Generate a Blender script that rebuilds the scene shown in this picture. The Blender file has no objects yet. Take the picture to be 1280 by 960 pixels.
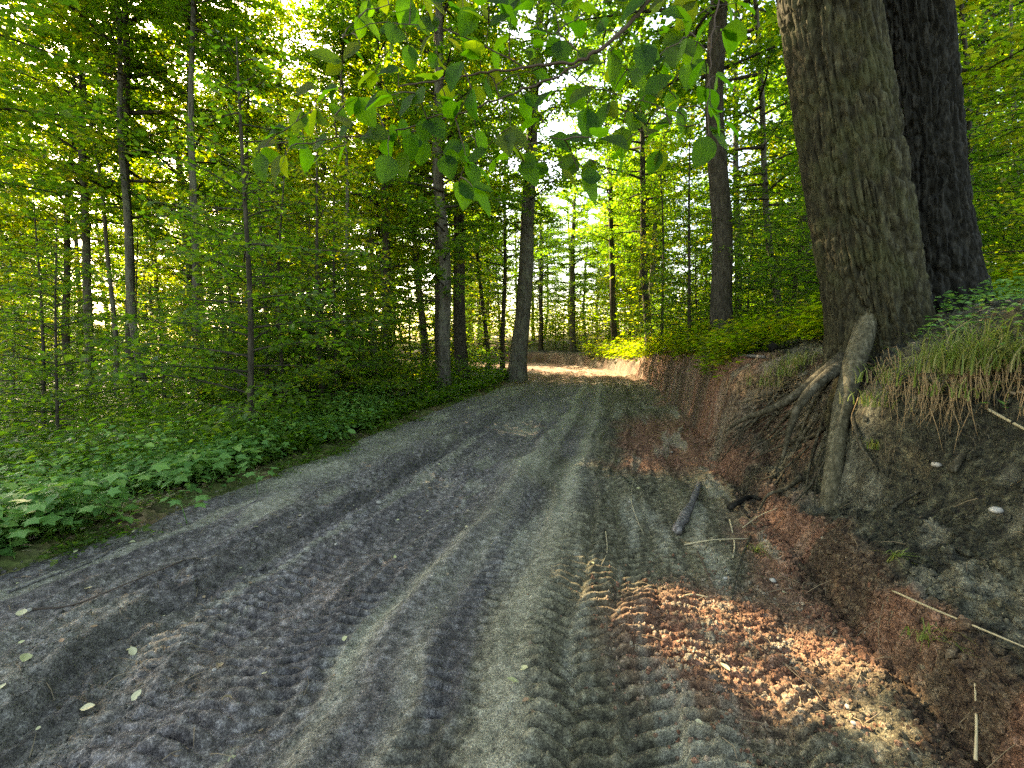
import bpy, math, random
import numpy as np
from mathutils import Vector, Matrix, Euler

# ------------------------------------------------------------------ camera, light, exposure
scene = bpy.context.scene
COL = scene.collection
R_ = math.radians
F = 560.0                      # focal length in photo pixels (photo 1280 x 960)
PITCH = R_(5.1)
CH = 1.5
cam_d = bpy.data.cameras.new('camera')
cam_d.sensor_width = 36.0
cam_d.lens = 36.0 * F / 1280.0
cam_d.clip_start = 0.05
cam_d.clip_end = 1000.0
cam = bpy.data.objects.new('camera', cam_d)
cam.location = (0, 0, CH)
cam.rotation_euler = (R_(90) - PITCH, 0, 0)
COL.objects.link(cam)
scene.camera = cam

SUN_AZ, SUN_EL = R_(-42), R_(31)          # azimuth from +Y towards +X
SUN = Vector((math.sin(SUN_AZ) * math.cos(SUN_EL), math.cos(SUN_AZ) * math.cos(SUN_EL), math.sin(SUN_EL)))
w = bpy.data.worlds.new("World")
scene.world = w
w.use_nodes = True
nt = w.node_tree
nt.nodes.clear()
sky = nt.nodes.new('ShaderNodeTexSky')
sky.sky_type = 'NISHITA'
sky.sun_disc = False
sky.sun_elevation = SUN_EL
sky.sun_rotation = SUN_AZ
sky.air_density = 1.0
sky.dust_density = 1.5
sky.ozone_density = 1.0
bg = nt.nodes.new('ShaderNodeBackground')
bg.inputs[1].default_value = 0.15
wo = nt.nodes.new('ShaderNodeOutputWorld')
nt.links.new(sky.outputs[0], bg.inputs[0])
nt.links.new(bg.outputs[0], wo.inputs[0])

sl = bpy.data.lights.new('sun', 'SUN')
sl.energy = 5.0
sl.angle = R_(0.5)
sl.color = (1.0, 0.9, 0.74)
so = bpy.data.objects.new('sun', sl)
so.rotation_euler = SUN.to_track_quat('Z', 'Y').to_euler()
so.location = (0, 0, 30)
COL.objects.link(so)

scene.view_settings.view_transform = 'Standard'
scene.view_settings.look = 'None'
scene.view_settings.gamma = 1.0
scene.view_settings.exposure = 3.0
scene.view_settings.use_white_balance = True
scene.view_settings.white_balance_temperature = 8700
scene.view_settings.white_balance_tint = 14
scene.cycles.max_bounces = 6
scene.cycles.diffuse_bounces = 3
scene.cycles.glossy_bounces = 2
scene.cycles.transmission_bounces = 5
scene.cycles.caustics_reflective = False
scene.cycles.caustics_refractive = False
scene.cycles.sample_clamp_indirect = 4.0
scene.cycles.sample_clamp_direct = 12.0
scene.cycles.use_denoising = False

rng = np.random.default_rng(7)
random.seed(7)

# ------------------------------------------------------------------ noise
def _h(ix, iy, iz, seed):
    n = (ix.astype(np.int64) * 374761393 + iy.astype(np.int64) * 668265263 + iz.astype(np.int64) * 2147483647 + seed * 1274126177) & 0xffffffff
    n = ((n ^ (n >> 13)) * 1274126177) & 0xffffffff
    n = ((n ^ (n >> 16)) * 2246822519) & 0xffffffff
    return ((n ^ (n >> 15)) & 0xffffff) / float(0xffffff)

def vn2(x, y, seed=0):
    ix = np.floor(x); iy = np.floor(y)
    fx = x - ix; fy = y - iy
    fx = fx * fx * fx * (fx * (fx * 6 - 15) + 10); fy = fy * fy * fy * (fy * (fy * 6 - 15) + 10)
    z = np.zeros_like(ix)
    a = _h(ix, iy, z, seed); b = _h(ix + 1, iy, z, seed); c = _h(ix, iy + 1, z, seed); d = _h(ix + 1, iy + 1, z, seed)
    return ((a + (b - a) * fx) * (1 - fy) + (c + (d - c) * fx) * fy) * 2 - 1

def vn3(x, y, z, seed=0):
    ix = np.floor(x); iy = np.floor(y); iz = np.floor(z)
    fx = x - ix; fy = y - iy; fz = z - iz
    fx = fx * fx * (3 - 2 * fx); fy = fy * fy * (3 - 2 * fy); fz = fz * fz * (3 - 2 * fz)
    r = 0
    for dz, wz in ((0, 1 - fz), (1, fz)):
        a = _h(ix, iy, iz + dz, seed); b = _h(ix + 1, iy, iz + dz, seed)
        c = _h(ix, iy + 1, iz + dz, seed); d = _h(ix + 1, iy + 1, iz + dz, seed)
        r = r + wz * ((a + (b - a) * fx) * (1 - fy) + (c + (d - c) * fx) * fy)
    return r * 2 - 1

def fbm(x, y, f, octv=4, seed=0, gain=0.5):
    r = 0; a = 1.0; t = 0
    for o in range(octv):
        ca, sa = math.cos(0.6 * o + 0.3), math.sin(0.6 * o + 0.3)
        r = r + a * vn2((x * ca - y * sa) * f, (x * sa + y * ca) * f, seed + o * 17)
        t += a; a *= gain; f *= 2.03
    return r / t

def sst(a, b, x):
    t = np.clip((x - a) / (b - a), 0, 1)
    return t * t * (3 - 2 * t)

# ------------------------------------------------------------------ terrain functions
_ly = [-200, -20, 1, 2.7, 5.2, 9.3, 15, 18.6, 23, 28, 33, 40, 60, 200]
_lx = [-3.4, -3.4, -3.3, -3.15, -2.5, -1.66, -0.35, 0.15, 0.1, -1.6, -5.0, -14, -40, -90]
_ry = [-200, -20, 1.0, 1.5, 2.7, 3.55, 4.85, 9.3, 14, 18, 21, 25, 30, 34, 40, 60, 200]
_rx = [1.4, 1.4, 1.5, 1.6, 1.85, 2.07, 2.42, 3.6, 4.6, 5.3, 5.7, 5.4, 4.2, 2.4, -5, -30, -80]
_yy = np.arange(-200, 200, 0.1)
def _sm(a, b, n):
    v = np.interp(_yy, a, b)
    k = np.ones(n) / n
    return np.convolve(np.pad(v, (n // 2, n - 1 - n // 2), 'edge'), k, 'valid')
_L = _sm(_ly, _lx, 15); _R = _sm(_ry, _rx, 9)
_L = _L + np.where(_yy < 14, 1, .4) * (.11 * vn2(_yy * 1.3, _yy * 0 + 7.7, 401) + .05 * vn2(_yy * 4, _yy * 0 + 2.2, 402))
_R = _R + .07 * vn2(_yy * 1.4, _yy * 0 + 5.5, 403) * np.where(_yy < 14, 1, .4)
def Lf(y): return np.interp(y, _yy, _L)
def Rf(y): return np.interp(y, _yy, _R)

P_near = ([0, .05, .18, .5, .8, 1.1, 1.4], [0, .22, .33, .48, .84, 1.27, 1.38])
P_mid = ([0, .10, .38, .52, .68, .92, 1.3], [0, .12, .24, .58, 1.10, 1.30, 1.38])
P_far = ([0, .06, .16, .28, .50, .9, 1.3], [0, .12, .72, 1.08, 1.22, 1.32, 1.36])

def heights(x, y, fine=True):
    L = Lf(y); R = Rf(y)
    W = R - L
    s = (x - L) / W
    z = np.zeros_like(x)
    near = 1 - sst(10, 16, y)
    rd = sst(-0.01, 0.02, s) * (1 - sst(0.985, 1.01, s))
    # --- road
    wig = 0.012 * vn2(y * 0.9, y * 0 + 3.3, 5) + 0.02 * vn2(y * 0.25, y * 0 + 1.3, 6)
    sw = s + wig
    zr = 0.025 * fbm(x, y, 0.7, 3, 11)
    zr += 0.060 * (1 - sst(0.195, 0.25, sw + 0.014 * vn2(y * 3, x * 3, 8) + .008 * vn2(y * 9, x * 9, 8)))
    zr += .042 * fbm(s * 5.5, y * .55, 3.0, 3, 12) + .028 * (1 - 2 * np.abs(vn2(s * 34 + .6 * vn2(y, x, 14), y * .7, 13)))             # raised bench on the left
    zr += 0.035 * np.exp(-((sw - 0.222) / 0.022) ** 2) * (.5 + .5 * vn2(y * 1.7, x * 1.7, 15))
    zr -= 0.025 * np.exp(-((sw - 0.262) / 0.03) ** 2)
    zr += 0.07 * np.exp(-((sw - 0.50 - 0.03 * sst(1.5, 4, y)) / 0.022) ** 2) * (1 - .6 * sst(6, 9, y))
    zr += 0.022 * np.exp(-((sw - 0.565) / 0.018) ** 2)
    zr += 0.04 * np.exp(-((sw - 0.655) / 0.03) ** 2) * (0.5 + 0.5 * sst(-.3, .4, vn2(y * 0.8, y * 0, 9)))
    zr -= 0.03 * np.exp(-((sw - 0.60) / 0.025) ** 2)
    zr -= 0.025 * np.exp(-((sw - 0.76) / 0.06) ** 2)
    zr += 0.05 * sst(0.9, 1.0, sw)
    if fine:
        md = (y < 60) & (y > 0.5) & (s > -0.05) & (s < 1.05)
        f = np.zeros_like(x)
        xs, ys, ss = x[md], y[md], sw[md]
        pk = sst(-0.35, 0.25, fbm(xs, ys, 0.9, 2, 31))
        def lugs(c, hw, lam, k, seed, amp):
            t = (ss - c) / hw
            m = (1 - sst(0.75, 1.05, np.abs(t)))
            ph = ys / lam + k * np.abs(t) + 0.22 * vn2(xs * 3, ys * 3, seed)
            side = np.where(t > 0, 0.5, 0.0)
            v = np.sin(2 * math.pi * (ph + side * 0.9))
            v = sst(-0.35, 0.30, v)
            gap = 1 - 0.8 * np.exp(-(t / 0.12) ** 2)
            crumb = .5 + .5 * sst(-.35, .35, fbm(xs, ys, 3.5, 3, seed + 20))
            return 1.9 * amp * m * gap * (v - 0.5) * crumb
        g = lugs(0.79, 0.048, 0.072, 0.75, 41, 0.040)
        g += lugs(0.70, 0.040, 0.076, -0.55, 42, 0.036) * (0.7 + 0.3 * pk)
        g += lugs(0.875, 0.038, 0.070, -0.6, 47, 0.030) * (0.4 + .6 * (1 - pk))
        g += lugs(0.315, 0.05, 0.070, 0.6, 43, 0.028) * (0.25 + 0.75 * pk)
        g += lugs(0.42, 0.055, 0.074, -0.7, 44, 0.030) * (0.3 + 0.7 * (1 - pk))
        g += lugs(0.59, 0.030, 0.066, 0.7, 49, 0.018) * pk
        rough = 0.35 + 1.0 * np.exp(-((ss - 0.24) / 0.05) ** 2) + 0.9 * sst(0.86, 0.97, ss) + 0.6 * (1 - sst(0.0, 0.06, ss)) \
            + 0.5 * np.exp(-((ss - 0.30) / 0.06) ** 2)
        g += rough * 0.017 * fbm(xs, ys, 7, 3, 51, 0.6)
        r2 = 1 - np.abs(fbm(xs, ys, 14, 2, 61, 0.55)) * 2
        g += rough * 0.013 * r2
        g += (0.006 * fbm(xs, ys, 28, 2, 66)) * (0.6 + 0.4 * rough)
        # churned clods at the right edge
        cl = sst(0.84, 0.90, ss) * (1 - sst(4.0, 5.5, ys))
        g += cl * 0.014 * np.maximum(0, vn2(xs * 15, ys * 15, 71)) + cl * 0.016 * np.maximum(0, vn2(xs * 27, ys * 27, 72))
        f[md] = g
        zr = zr + f
    # --- left side
    dl = np.maximum(0, L - x)
    zl = 0.055 + 0.07 * np.exp(-((dl - 0.3) / 0.22) ** 2) * sst(0, .2, dl) - 0.22 * sst(0.5, 2.2, dl) - 0.55 * sst(2, 9, dl)
    zl += 0.09 * fbm(x, y, 0.5, 3, 81) * sst(0.2, 2, dl) + 0.03 * fbm(x, y, 3.0, 3, 82) * sst(0.0, .4, dl)
    # --- right side
    dr = np.maximum(0, x - R)
    dw = dr + (0.10 * vn2(x * 1.3, y * 1.6, 91) + 0.05 * vn2(x * 4, y * 4, 92)) * sst(0.0, 0.3, dr) * (1 - sst(1.5, 2.5, dr))
    dw = np.maximum(dw, 0)
    k1 = sst(2.4, 3.3, y); k2 = sst(4.6, 6.2, y)
    prof = np.interp(dw, *P_near) * (1 - k1) + (np.interp(dw, *P_mid) * (1 - k2) + np.interp(dw, *P_far) * k2) * k1
    amp = 1.0 + 0.06 * vn2(y * 0.4, y * 0, 93) - 0.42 * sst(14, 24, y) 
    zb = prof * amp + 0.10 * np.maximum(0, dr - 1.3) * (1 - .5 * sst(8, 20, dr)) + 0.05 + 0.02 * sst(0, 0.1, dr)
    zb += .26 * sst(.95, 1.7, dr) * sst(1.6, 2.8, y) * (1 - sst(6, 9, y))
    zb += 0.10 * fbm(x, y, 0.45, 3, 94) * sst(1.2, 3, dr)
    if fine:
        md = (dr > 0) & (dr < 4) & (y > 0.3) & (y < 60)
        f = np.zeros_like(x)
        xs, ys, ds = x[md], y[md], dr[md]
        g = 0.05 * fbm(xs, ys, 3.2, 3, 95) + 0.04 * (1 - 2 * np.abs(vn2(xs * 7, ys * 7, 96))) + 0.030 * fbm(xs, ys, 14, 3, 97, .6)
        g += 0.022 * np.maximum(0, vn2(xs * 22, ys * 22, 98))
        f[md] = g * sst(0.0, 0.12, ds)
        zb = zb + f
    zb -= .42 * np.exp(-((x - 2.80) / .12) ** 2 - ((y - 3.56) / .17) ** 2)
    a = sst(-0.02, 0.012, s); b = sst(0.985, 1.004, s)
    z = np.where(s < 0.5, zl * (1 - a) + zr * a, zr * (1 - b) + (zb) * b)
    z = z - 0.085 * 0
    return z

def H(x, y):
    return float(heights(np.array([float(x)]), np.array([float(y)]), True)[0])

def pix_dir(px, py):
    u = (px - 640) / F; v = (480 - py) / F
    c, s = math.cos(PITCH), math.sin(PITCH)
    return Vector((u, c + v * s, -s + v * c))

def at(px, py, Y):
    """world point seen at photo pixel (px,py) at forward distance Y"""
    d = pix_dir(px, py)
    return Vector((0, 0, CH)) + d * (Y / d.y)

def surf(px, py, lift=0.0):
    """world point where the sight line of the photo pixel meets the terrain"""
    d = pix_dir(px, py)
    t = np.exp(np.linspace(math.log(0.8), math.log(90), 2600))
    x = d.x * t; y = d.y * t; z = CH + d.z * t
    hgt = heights(x, y, True)
    i = np.argmax(z < hgt + lift)
    if not (z < hgt + lift).any(): i = len(t) - 1
    return Vector((x[i], y[i], max(z[i], hgt[i])))

# ------------------------------------------------------------------ mesh helpers
def new_mesh(name, verts, faces, attrs=None, smooth=True, mats=(), midx=None):
    """verts (N,3); faces: (M,3) or (M,4) int array or list of such arrays"""
    if not isinstance(faces, (list, tuple)): faces = [faces]
    faces = [np.asarray(f, dtype=np.int32) for f in faces if len(f)]
    m = bpy.data.meshes.new(name)
    verts = np.asarray(verts, dtype=np.float32)
    m.vertices.add(len(verts)); m.vertices.foreach_set('co', verts.ravel())
    nl = sum(f.size for f in faces); nf = sum(len(f) for f in faces)
    m.loops.add(nl); m.loops.foreach_set('vertex_index', np.concatenate([f.ravel() for f in faces]))
    m.polygons.add(nf)
    tot = np.concatenate([np.full(len(f), f.shape[1], np.int32) for f in faces])
    st = np.concatenate([[0], np.cumsum(tot)[:-1]]).astype(np.int32)
    m.polygons.foreach_set('loop_start', st)
    m.polygons.foreach_set('use_smooth', np.full(nf, smooth, dtype=bool))
    if midx is not None: m.polygons.foreach_set('material_index', np.asarray(midx, np.int32))
    for mt in mats: m.materials.append(mt)
    m.update(calc_edges=True)
    m.validate()
    for k, v in (attrs or {}).items():
        a = m.attributes.new(k, 'FLOAT', 'POINT')
        a.data.foreach_set('value', np.asarray(v, np.float32))
    return m

def link(name, data, parent=None, loc=None, rot=None):
    o = bpy.data.objects.new(name, data)
    COL.objects.link(o)
    if parent is not None: o.parent = parent
    if loc is not None: o.location = loc
    if rot is not None: o.rotation_euler = rot
    return o

def tag(o, label=None, cat=None, group=None, kind=None):
    if label: o['label'] = label
    if cat: o['category'] = cat
    if group: o['group'] = group
    if kind: o['kind'] = kind
    return o

def grid_faces(nr, nc):
    i = np.arange(nr * nc).reshape(nr, nc)
    return np.stack([i[:-1, :-1].ravel(), i[:-1, 1:].ravel(), i[1:, 1:].ravel(), i[1:, :-1].ravel()], 1)

def tube(points, radii, n=8, cap=True, noise=0.0, seed=0):
    """tapered tube through points -> verts, quads(list), tris"""
    P = np.array([list(p) for p in points], float); Rr = np.asarray(radii, float)
    T = np.gradient(P, axis=0); T /= np.linalg.norm(T, axis=1)[:, None] + 1e-9
    ref = np.array([0, 0, 1.0]) if abs(T[0, 2]) < 0.8 else np.array([1.0, 0, 0])
    V = []
    u = np.cross(T[0], ref); u /= np.linalg.norm(u)
    th = np.arange(n) * 2 * math.pi / n
    for k in range(len(P)):
        u = u - T[k] * np.dot(u, T[k]); u /= np.linalg.norm(u) + 1e-9
        v = np.cross(T[k], u)
        ring = P[k] + Rr[k] * (np.cos(th)[:, None] * u + np.sin(th)[:, None] * v)
        V.append(ring)
    V = np.concatenate(V)
    if noise > 0:
        r = np.repeat(Rr, n)
        d = vn3(V[:, 0] * 9, V[:, 1] * 9, V[:, 2] * 9, seed) + .6 * vn3(V[:, 0] * 25, V[:, 1] * 25, V[:, 2] * 25, seed + 3)
        C = np.repeat(P, n, axis=0)
        V = C + (V - C) * (1 + noise * d[:, None])
    m = len(P)
    i = np.arange(m * n).reshape(m, n)
    j = np.roll(i, -1, axis=1)
    Q = np.stack([i[:-1].ravel(), j[:-1].ravel(), j[1:].ravel(), i[1:].ravel()], 1)
    tr = np.zeros((0, 3), int)
    if cap:
        V = np.concatenate([V, P[:1] - T[:1] * Rr[0] * .25, P[-1:] + T[-1:] * Rr[-1] * .5])
        a, b = m * n, m * n + 1
        tr = np.concatenate([np.stack([j[0], i[0], np.full(n, a)], 1), np.stack([i[-1], j[-1], np.full(n, b)], 1)])
    return V, Q, tr

class Acc:
    """collects pieces into one mesh"""
    def __init__(s): s.v = []; s.q = []; s.t = []; s.qm = []; s.tm = []; s.n = 0; s.a = []
    def add(s, V, Q=None, T=None, mat=0, rnd=0.5):
        V = np.asarray(V, float); s.v.append(V)
        s.a.append(np.broadcast_to(np.asarray(rnd, float), (len(V),)).copy())
        if Q is not None and len(Q): s.q.append(np.asarray(Q) + s.n); s.qm.append(np.full(len(Q), mat))
        if T is not None and len(T): s.t.append(np.asarray(T) + s.n); s.tm.append(np.full(len(T), mat))
        s.n += len(V)
    def tube(s, pts, rad, n=6, mat=0, cap=True, noise=0.0, seed=0, rnd=.5):
        V, Q, T = tube(pts, rad, n, cap, noise, seed); s.add(V, Q, T, mat, rnd)
    def mesh(s, name, mats, smooth=True):
        F_ = []; mi = []
        if s.q: F_.append(np.concatenate(s.q)); mi.append(np.concatenate(s.qm))
        if s.t: F_.append(np.concatenate(s.t)); mi.append(np.concatenate(s.tm))
        return new_mesh(name, np.concatenate(s.v), F_, {'rnd': np.concatenate(s.a)}, smooth, mats, np.concatenate(mi))

def nrmz(a): return a / (np.linalg.norm(a, axis=-1, keepdims=True) + 1e-9)

def leaves_geo(pos, ax, nr, size, wide=0.6, fold=0.18, detail=0):
    """many simple leaves. detail 0: 4 verts/2 tris, 1: 8 verts/6 quads-ish pointed leaf"""
    pos = np.asarray(pos, float); ax = nrmz(np.asarray(ax, float)); nr = np.asarray(nr, float)
    sd = nrmz(np.cross(nr, ax)); nr = np.cross(ax, sd)
    s = np.asarray(size, float)[:, None]
    if detail == 0:
        t = [(0, 0, 0), (.42, .5 * wide, fold), (1, 0, 0), (.42, -.5 * wide, fold)]
        Fc = [(0, 2, 1), (0, 3, 2)]
    else:
        t = [(0, 0, 0), (.25, .40 * wide, fold * .8), (.6, .42 * wide, fold * .7), (1, 0, -.12), (.6, -.42 * wide, fold * .7), (.25, -.40 * wide, fold * .8), (.3, 0, .02), (.65, 0, 0)]
        Fc = [(0, 6, 1), (1, 6, 2), (6, 7, 2), (2, 7, 3), (0, 5, 6), (5, 4, 6), (6, 4, 7), (4, 3, 7)]
    V = np.stack([pos + s * (a * ax + b * sd + c * nr * .5) for a, b, c in t], 1)
    n = len(pos); k = len(t)
    Fi = (np.array(Fc)[None] + (np.arange(n) * k)[:, None, None]).reshape(-1, 3)
    return V.reshape(-1, 3), Fi, k

# ------------------------------------------------------------------ materials
def mat_base(name):
    m = bpy.data.materials.new(name); m.use_nodes = True
    n = m.node_tree; n.nodes.clear()
    out = n.nodes.new('ShaderNodeOutputMaterial')
    return m, n, out

def nd(n, t, **kw):
    x = n.nodes.new(t)
    for k, v in kw.items(): setattr(x, k, v)
    return x

def noise_tex(n, vec, scale, detail=4, rough=0.6):
    t = nd(n, 'ShaderNodeTexNoise'); t.inputs['Scale'].default_value = scale
    t.inputs['Detail'].default_value = detail; t.inputs['Roughness'].default_value = rough
    if vec is not None: n.links.new(vec, t.inputs['Vector'])
    return t.outputs['Fac']

def ramp(n, fac, stops):
    r = nd(n, 'ShaderNodeValToRGB')
    e = r.color_ramp.elements
    e[0].position, e[0].color = stops[0][0], (*stops[0][1], 1)
    e[1].position, e[1].color = stops[-1][0], (*stops[-1][1], 1)
    for p, c in stops[1:-1]:
        x = e.new(p); x.color = (*c, 1)
    n.links.new(fac, r.inputs[0]); return r.outputs[0]

def mix(n, fac, a, b, mode='MIX'):
    x = nd(n, 'ShaderNodeMix', data_type='RGBA', blend_type=mode)
    for sock, v in ((x.inputs[0], fac), (x.inputs[6], a), (x.inputs[7], b)):
        if isinstance(v, (int, float)): sock.default_value = v
        elif isinstance(v, tuple): sock.default_value = (*v, 1)
        else: n.links.new(v, sock)
    return x.outputs[2]

def attr(n, name):
    a = nd(n, 'ShaderNodeAttribute'); a.attribute_name = name; return a.outputs['Fac']

def mathn(n, op, a, b):
    x = nd(n, 'ShaderNodeMath', operation=op)
    for i, v in enumerate((a, b)):
        if isinstance(v, (int, float)): x.inputs[i].default_value = v
        else: n.links.new(v, x.inputs[i])
    return x.outputs[0]

def finish(n, out, color, rough=0.9, bump=None, bs=0.5, bd=0.01, spec=0.3):
    p = nd(n, 'ShaderNodeBsdfPrincipled')
    n.links.new(color, p.inputs['Base Color']) if not isinstance(color, tuple) else setattr(p.inputs['Base Color'], 'default_value', (*color, 1))
    if isinstance(rough, (int, float)): p.inputs['Roughness'].default_value = rough
    else: n.links.new(rough, p.inputs['Roughness'])
    p.inputs['Specular IOR Level'].default_value = spec
    if bump is not None:
        b = nd(n, 'ShaderNodeBump'); b.inputs['Strength'].default_value = bs; b.inputs['Distance'].default_value = bd
        n.links.new(bump, b.inputs['Height']); n.links.new(b.outputs[0], p.inputs['Normal'])
    n.links.new(p.outputs[0], out.inputs[0])
    return p

def soil_mat():
    m, n, out = mat_base('soil')
    g = nd(n, 'ShaderNodeNewGeometry').outputs['Position']
    n1 = noise_tex(n, g, 3.0, 6, .65); n2 = noise_tex(n, g, 22, 5, .7); n3 = noise_tex(n, g, 120, 3, .7)
    base = ramp(n, n2, [(0.32, (.036, .032, .017)), (0.5, (.120, .110, .060)), (0.68, (.28, .262, .16))])
    grey = ramp(n, n2, [(0.32, (.040, .035, .029)), (0.5, (.128, .115, .098)), (0.68, (.32, .295, .26))])
    clay = ramp(n, n2, [(0.30, (.060, .026, .013)), (0.5, (.215, .102, .055)), (0.72, (.44, .245, .15))])
    sand = ramp(n, n2, [(0.28, (.15, .143, .095)), (0.5, (.29, .28, .19)), (0.70, (.44, .425, .31))])
    c = mix(n, attr(n, 'grey'), base, grey)
    hum = ramp(n, n2, [(0.32, (.005, .005, .003)), (0.5, (.028, .028, .014)), (0.70, (.11, .108, .060))])
    c = mix(n, attr(n, 'humus'), c, hum)
    c = mix(n, attr(n, 'clay'), c, clay)
    c = mix(n, attr(n, 'sand'), c, sand)
    c = mix(n, mathn(n, 'MULTIPLY', attr(n, 'rut_shade'), .55), c, (.030, .027, .024))  # painted shade darkens the soil along the ruts
    speck = ramp(n, n3, [(0.38, (.35, .35, .35)), (0.53, (1, 1, 1)), (0.68, (1.9, 1.9, 1.8))])
    c = mix(n, 0.8, c, speck, 'MULTIPLY')
    bsum = mathn(n, 'ADD', mathn(n, 'MULTIPLY', n2, 1.0), mathn(n, 'MULTIPLY', n3, 0.7))
    finish(n, out, c, 0.85, bsum, 1.0, 0.028, 0.25)
    return m

def litter_mat():
    m, n, out = mat_base('forest_litter')
    g = nd(n, 'ShaderNodeNewGeometry').outputs['Position']
    v = nd(n, 'ShaderNodeTexVoronoi'); v.inputs['Scale'].default_value = 16; n.links.new(g, v.inputs['Vector'])
    sep = nd(n, 'ShaderNodeSeparateColor'); n.links.new(v.outputs['Color'], sep.inputs[0])
    n2 = noise_tex(n, g, 1.2, 5, .7)
    c = ramp(n, sep.outputs[0], [(0.0, (.045, .030, .018)), (0.45, (.10, .065, .035)), (0.8, (.17, .115, .06)), (1, (.24, .18, .10))])
    moss = ramp(n, noise_tex(n, g, 9, 4, .7), [(0.3, (.03, .05, .012)), (0.7, (.10, .15, .035))])
    f = ramp(n, n2, [(0.40, (0, 0, 0)), (0.55, (1, 1, 1))])
    c = mix(n, mathn(n, 'MULTIPLY', f, 0.75), c, moss)
    finish(n, out, c, 0.95, v.outputs['Distance'], 0.8, 0.03, 0.1)
    return m

def bark_mat(name, dark, mid, light, vs=0.22, sc=16, lichen=None):
    m, n, out = mat_base(name)
    tc = nd(n, 'ShaderNodeTexCoord').outputs['Object']
    mp = nd(n, 'ShaderNodeMapping'); mp.inputs['Scale'].default_value = (1, 1, vs); n.links.new(tc, mp.inputs[0])
    a = noise_tex(n, mp.outputs[0], sc, 6, .7); b = noise_tex(n, tc, 3, 4, .6); c3 = noise_tex(n, tc, 60, 3, .7)
    c = ramp(n, a, [(0.3, dark), (0.5, mid), (0.72, light)])
    if lichen:
        f = ramp(n, b, [(0.48, (0, 0, 0)), (0.62, (1, 1, 1))])
        c = mix(n, mathn(n, 'MULTIPLY', f, 0.5), c, lichen)
    c = mix(n, 0.6, c, ramp(n, c3, [(0.35, (.6, .6, .6)), (0.7, (1.35, 1.35, 1.35))]), 'MULTIPLY')
    finish(n, out, c, 0.92, mathn(n, 'ADD', a, mathn(n, 'MULTIPLY', c3, .4)), 0.9, 0.02, 0.15)
    return m

def leaf_mat(name, cols, trans, tf=0.5, rough=0.5):
    m, n, out = mat_base(name)
    r = attr(n, 'rnd')
    oi = nd(n, 'ShaderNodeObjectInfo').outputs['Random']
    s = mathn(n, 'FRACT', mathn(n, 'ADD', r, mathn(n, 'MULTIPLY', oi, 0.35)), 0)
    c = ramp(n, s, [(i / (len(cols) - 1), c_) for i, c_ in enumerate(cols)])
    t = ramp(n, s, [(i / (len(trans) - 1), c_) for i, c_ in enumerate(trans)])
    p = nd(n, 'ShaderNodeBsdfPrincipled'); n.links.new(c, p.inputs['Base Color'])
    p.inputs['Roughness'].default_value = rough; p.inputs['Specular IOR Level'].default_value = 0.35
    tr = nd(n, 'ShaderNodeBsdfTranslucent'); n.links.new(t, tr.inputs[0])
    ms = nd(n, 'ShaderNodeMixShader'); ms.inputs[0].default_value = tf
    n.links.new(p.outputs[0], ms.inputs[1]); n.links.new(tr.outputs[0], ms.inputs[2])
    n.links.new(ms.outputs[0], out.inputs[0])
    return m

def plain_mat(name, a, b, scale=30, rough=0.85, bd=0.005):
    m, n, out = mat_base(name)
    tc = nd(n, 'ShaderNodeTexCoord').outputs['Object']
    f = noise_tex(n, tc, scale, 5, .65)
    oi = nd(n, 'ShaderNodeObjectInfo').outputs['Random']
    c = mix(n, f, a, b)
    c = mix(n, 1.0, c, ramp(n, oi, [(0, (.75, .75, .72)), (1, (1.2, 1.2, 1.2))]), 'MULTIPLY')
    finish(n, out, c, rough, f, 0.6, bd, 0.25)
    return m

M_soil = soil_mat(); M_litter = litter_mat()
M_bark_big = bark_mat('bark_olive', (.007, .0065, .0035), (.026, .024, .012), (.085, .080, .042), .25, 26, (.045, .05, .018))
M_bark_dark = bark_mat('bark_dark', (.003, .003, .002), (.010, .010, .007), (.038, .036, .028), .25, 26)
M_bark = bark_mat('bark_grey', (.028, .025, .019), (.070, .064, .048), (.15, .14, .11), .2, 14, (.13, .14, .09))
M_bark_thin = bark_mat('bark_thin', (.016, .014, .010), (.040, .035, .024), (.085, .076, .055), .25, 20)
M_twig = plain_mat('twig', (.035, .024, .016), (.085, .06, .04), 40)
M_root = bark_mat('root_bark', (.012, .011, .006), (.042, .038, .022), (.15, .135, .09), .5, 30)
M_leaf = leaf_mat('leaf_green', [(.024, .058, .007), (.036, .080, .010), (.052, .10, .012), (.075, .115, .015)],
                  [(.11, .32, .014), (.16, .38, .016), (.22, .44, .018), (.32, .46, .022)], 0.55)
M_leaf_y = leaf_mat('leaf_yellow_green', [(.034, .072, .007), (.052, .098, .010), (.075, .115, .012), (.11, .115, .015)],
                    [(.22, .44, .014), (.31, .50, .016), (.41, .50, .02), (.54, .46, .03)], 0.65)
M_leaf_low = leaf_mat('leaf_ground', [(.05, .14, .03), (.07, .19, .04), (.11, .24, .05), (.15, .27, .05)],
                      [(.10, .30, .04), (.15, .38, .05), (.22, .45, .05), (.3, .5, .06)], 0.4, .6)
M_leaf_near = leaf_mat('leaf_near', [(.012, .042, .004), (.020, .052, .004), (.028, .060, .005), (.036, .056, .005)],
                       [(.07, .25, .006), (.11, .30, .007), (.16, .32, .008), (.22, .30, .010)], 0.72, .7)
M_grass = leaf_mat('grass_blade', [(.08, .13, .02), (.12, .17, .03), (.17, .19, .045), (.24, .21, .09)],
                   [(.18, .30, .03), (.25, .36, .04), (.3, .33, .06), (.3, .25, .09)], 0.4, .6)
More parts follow.
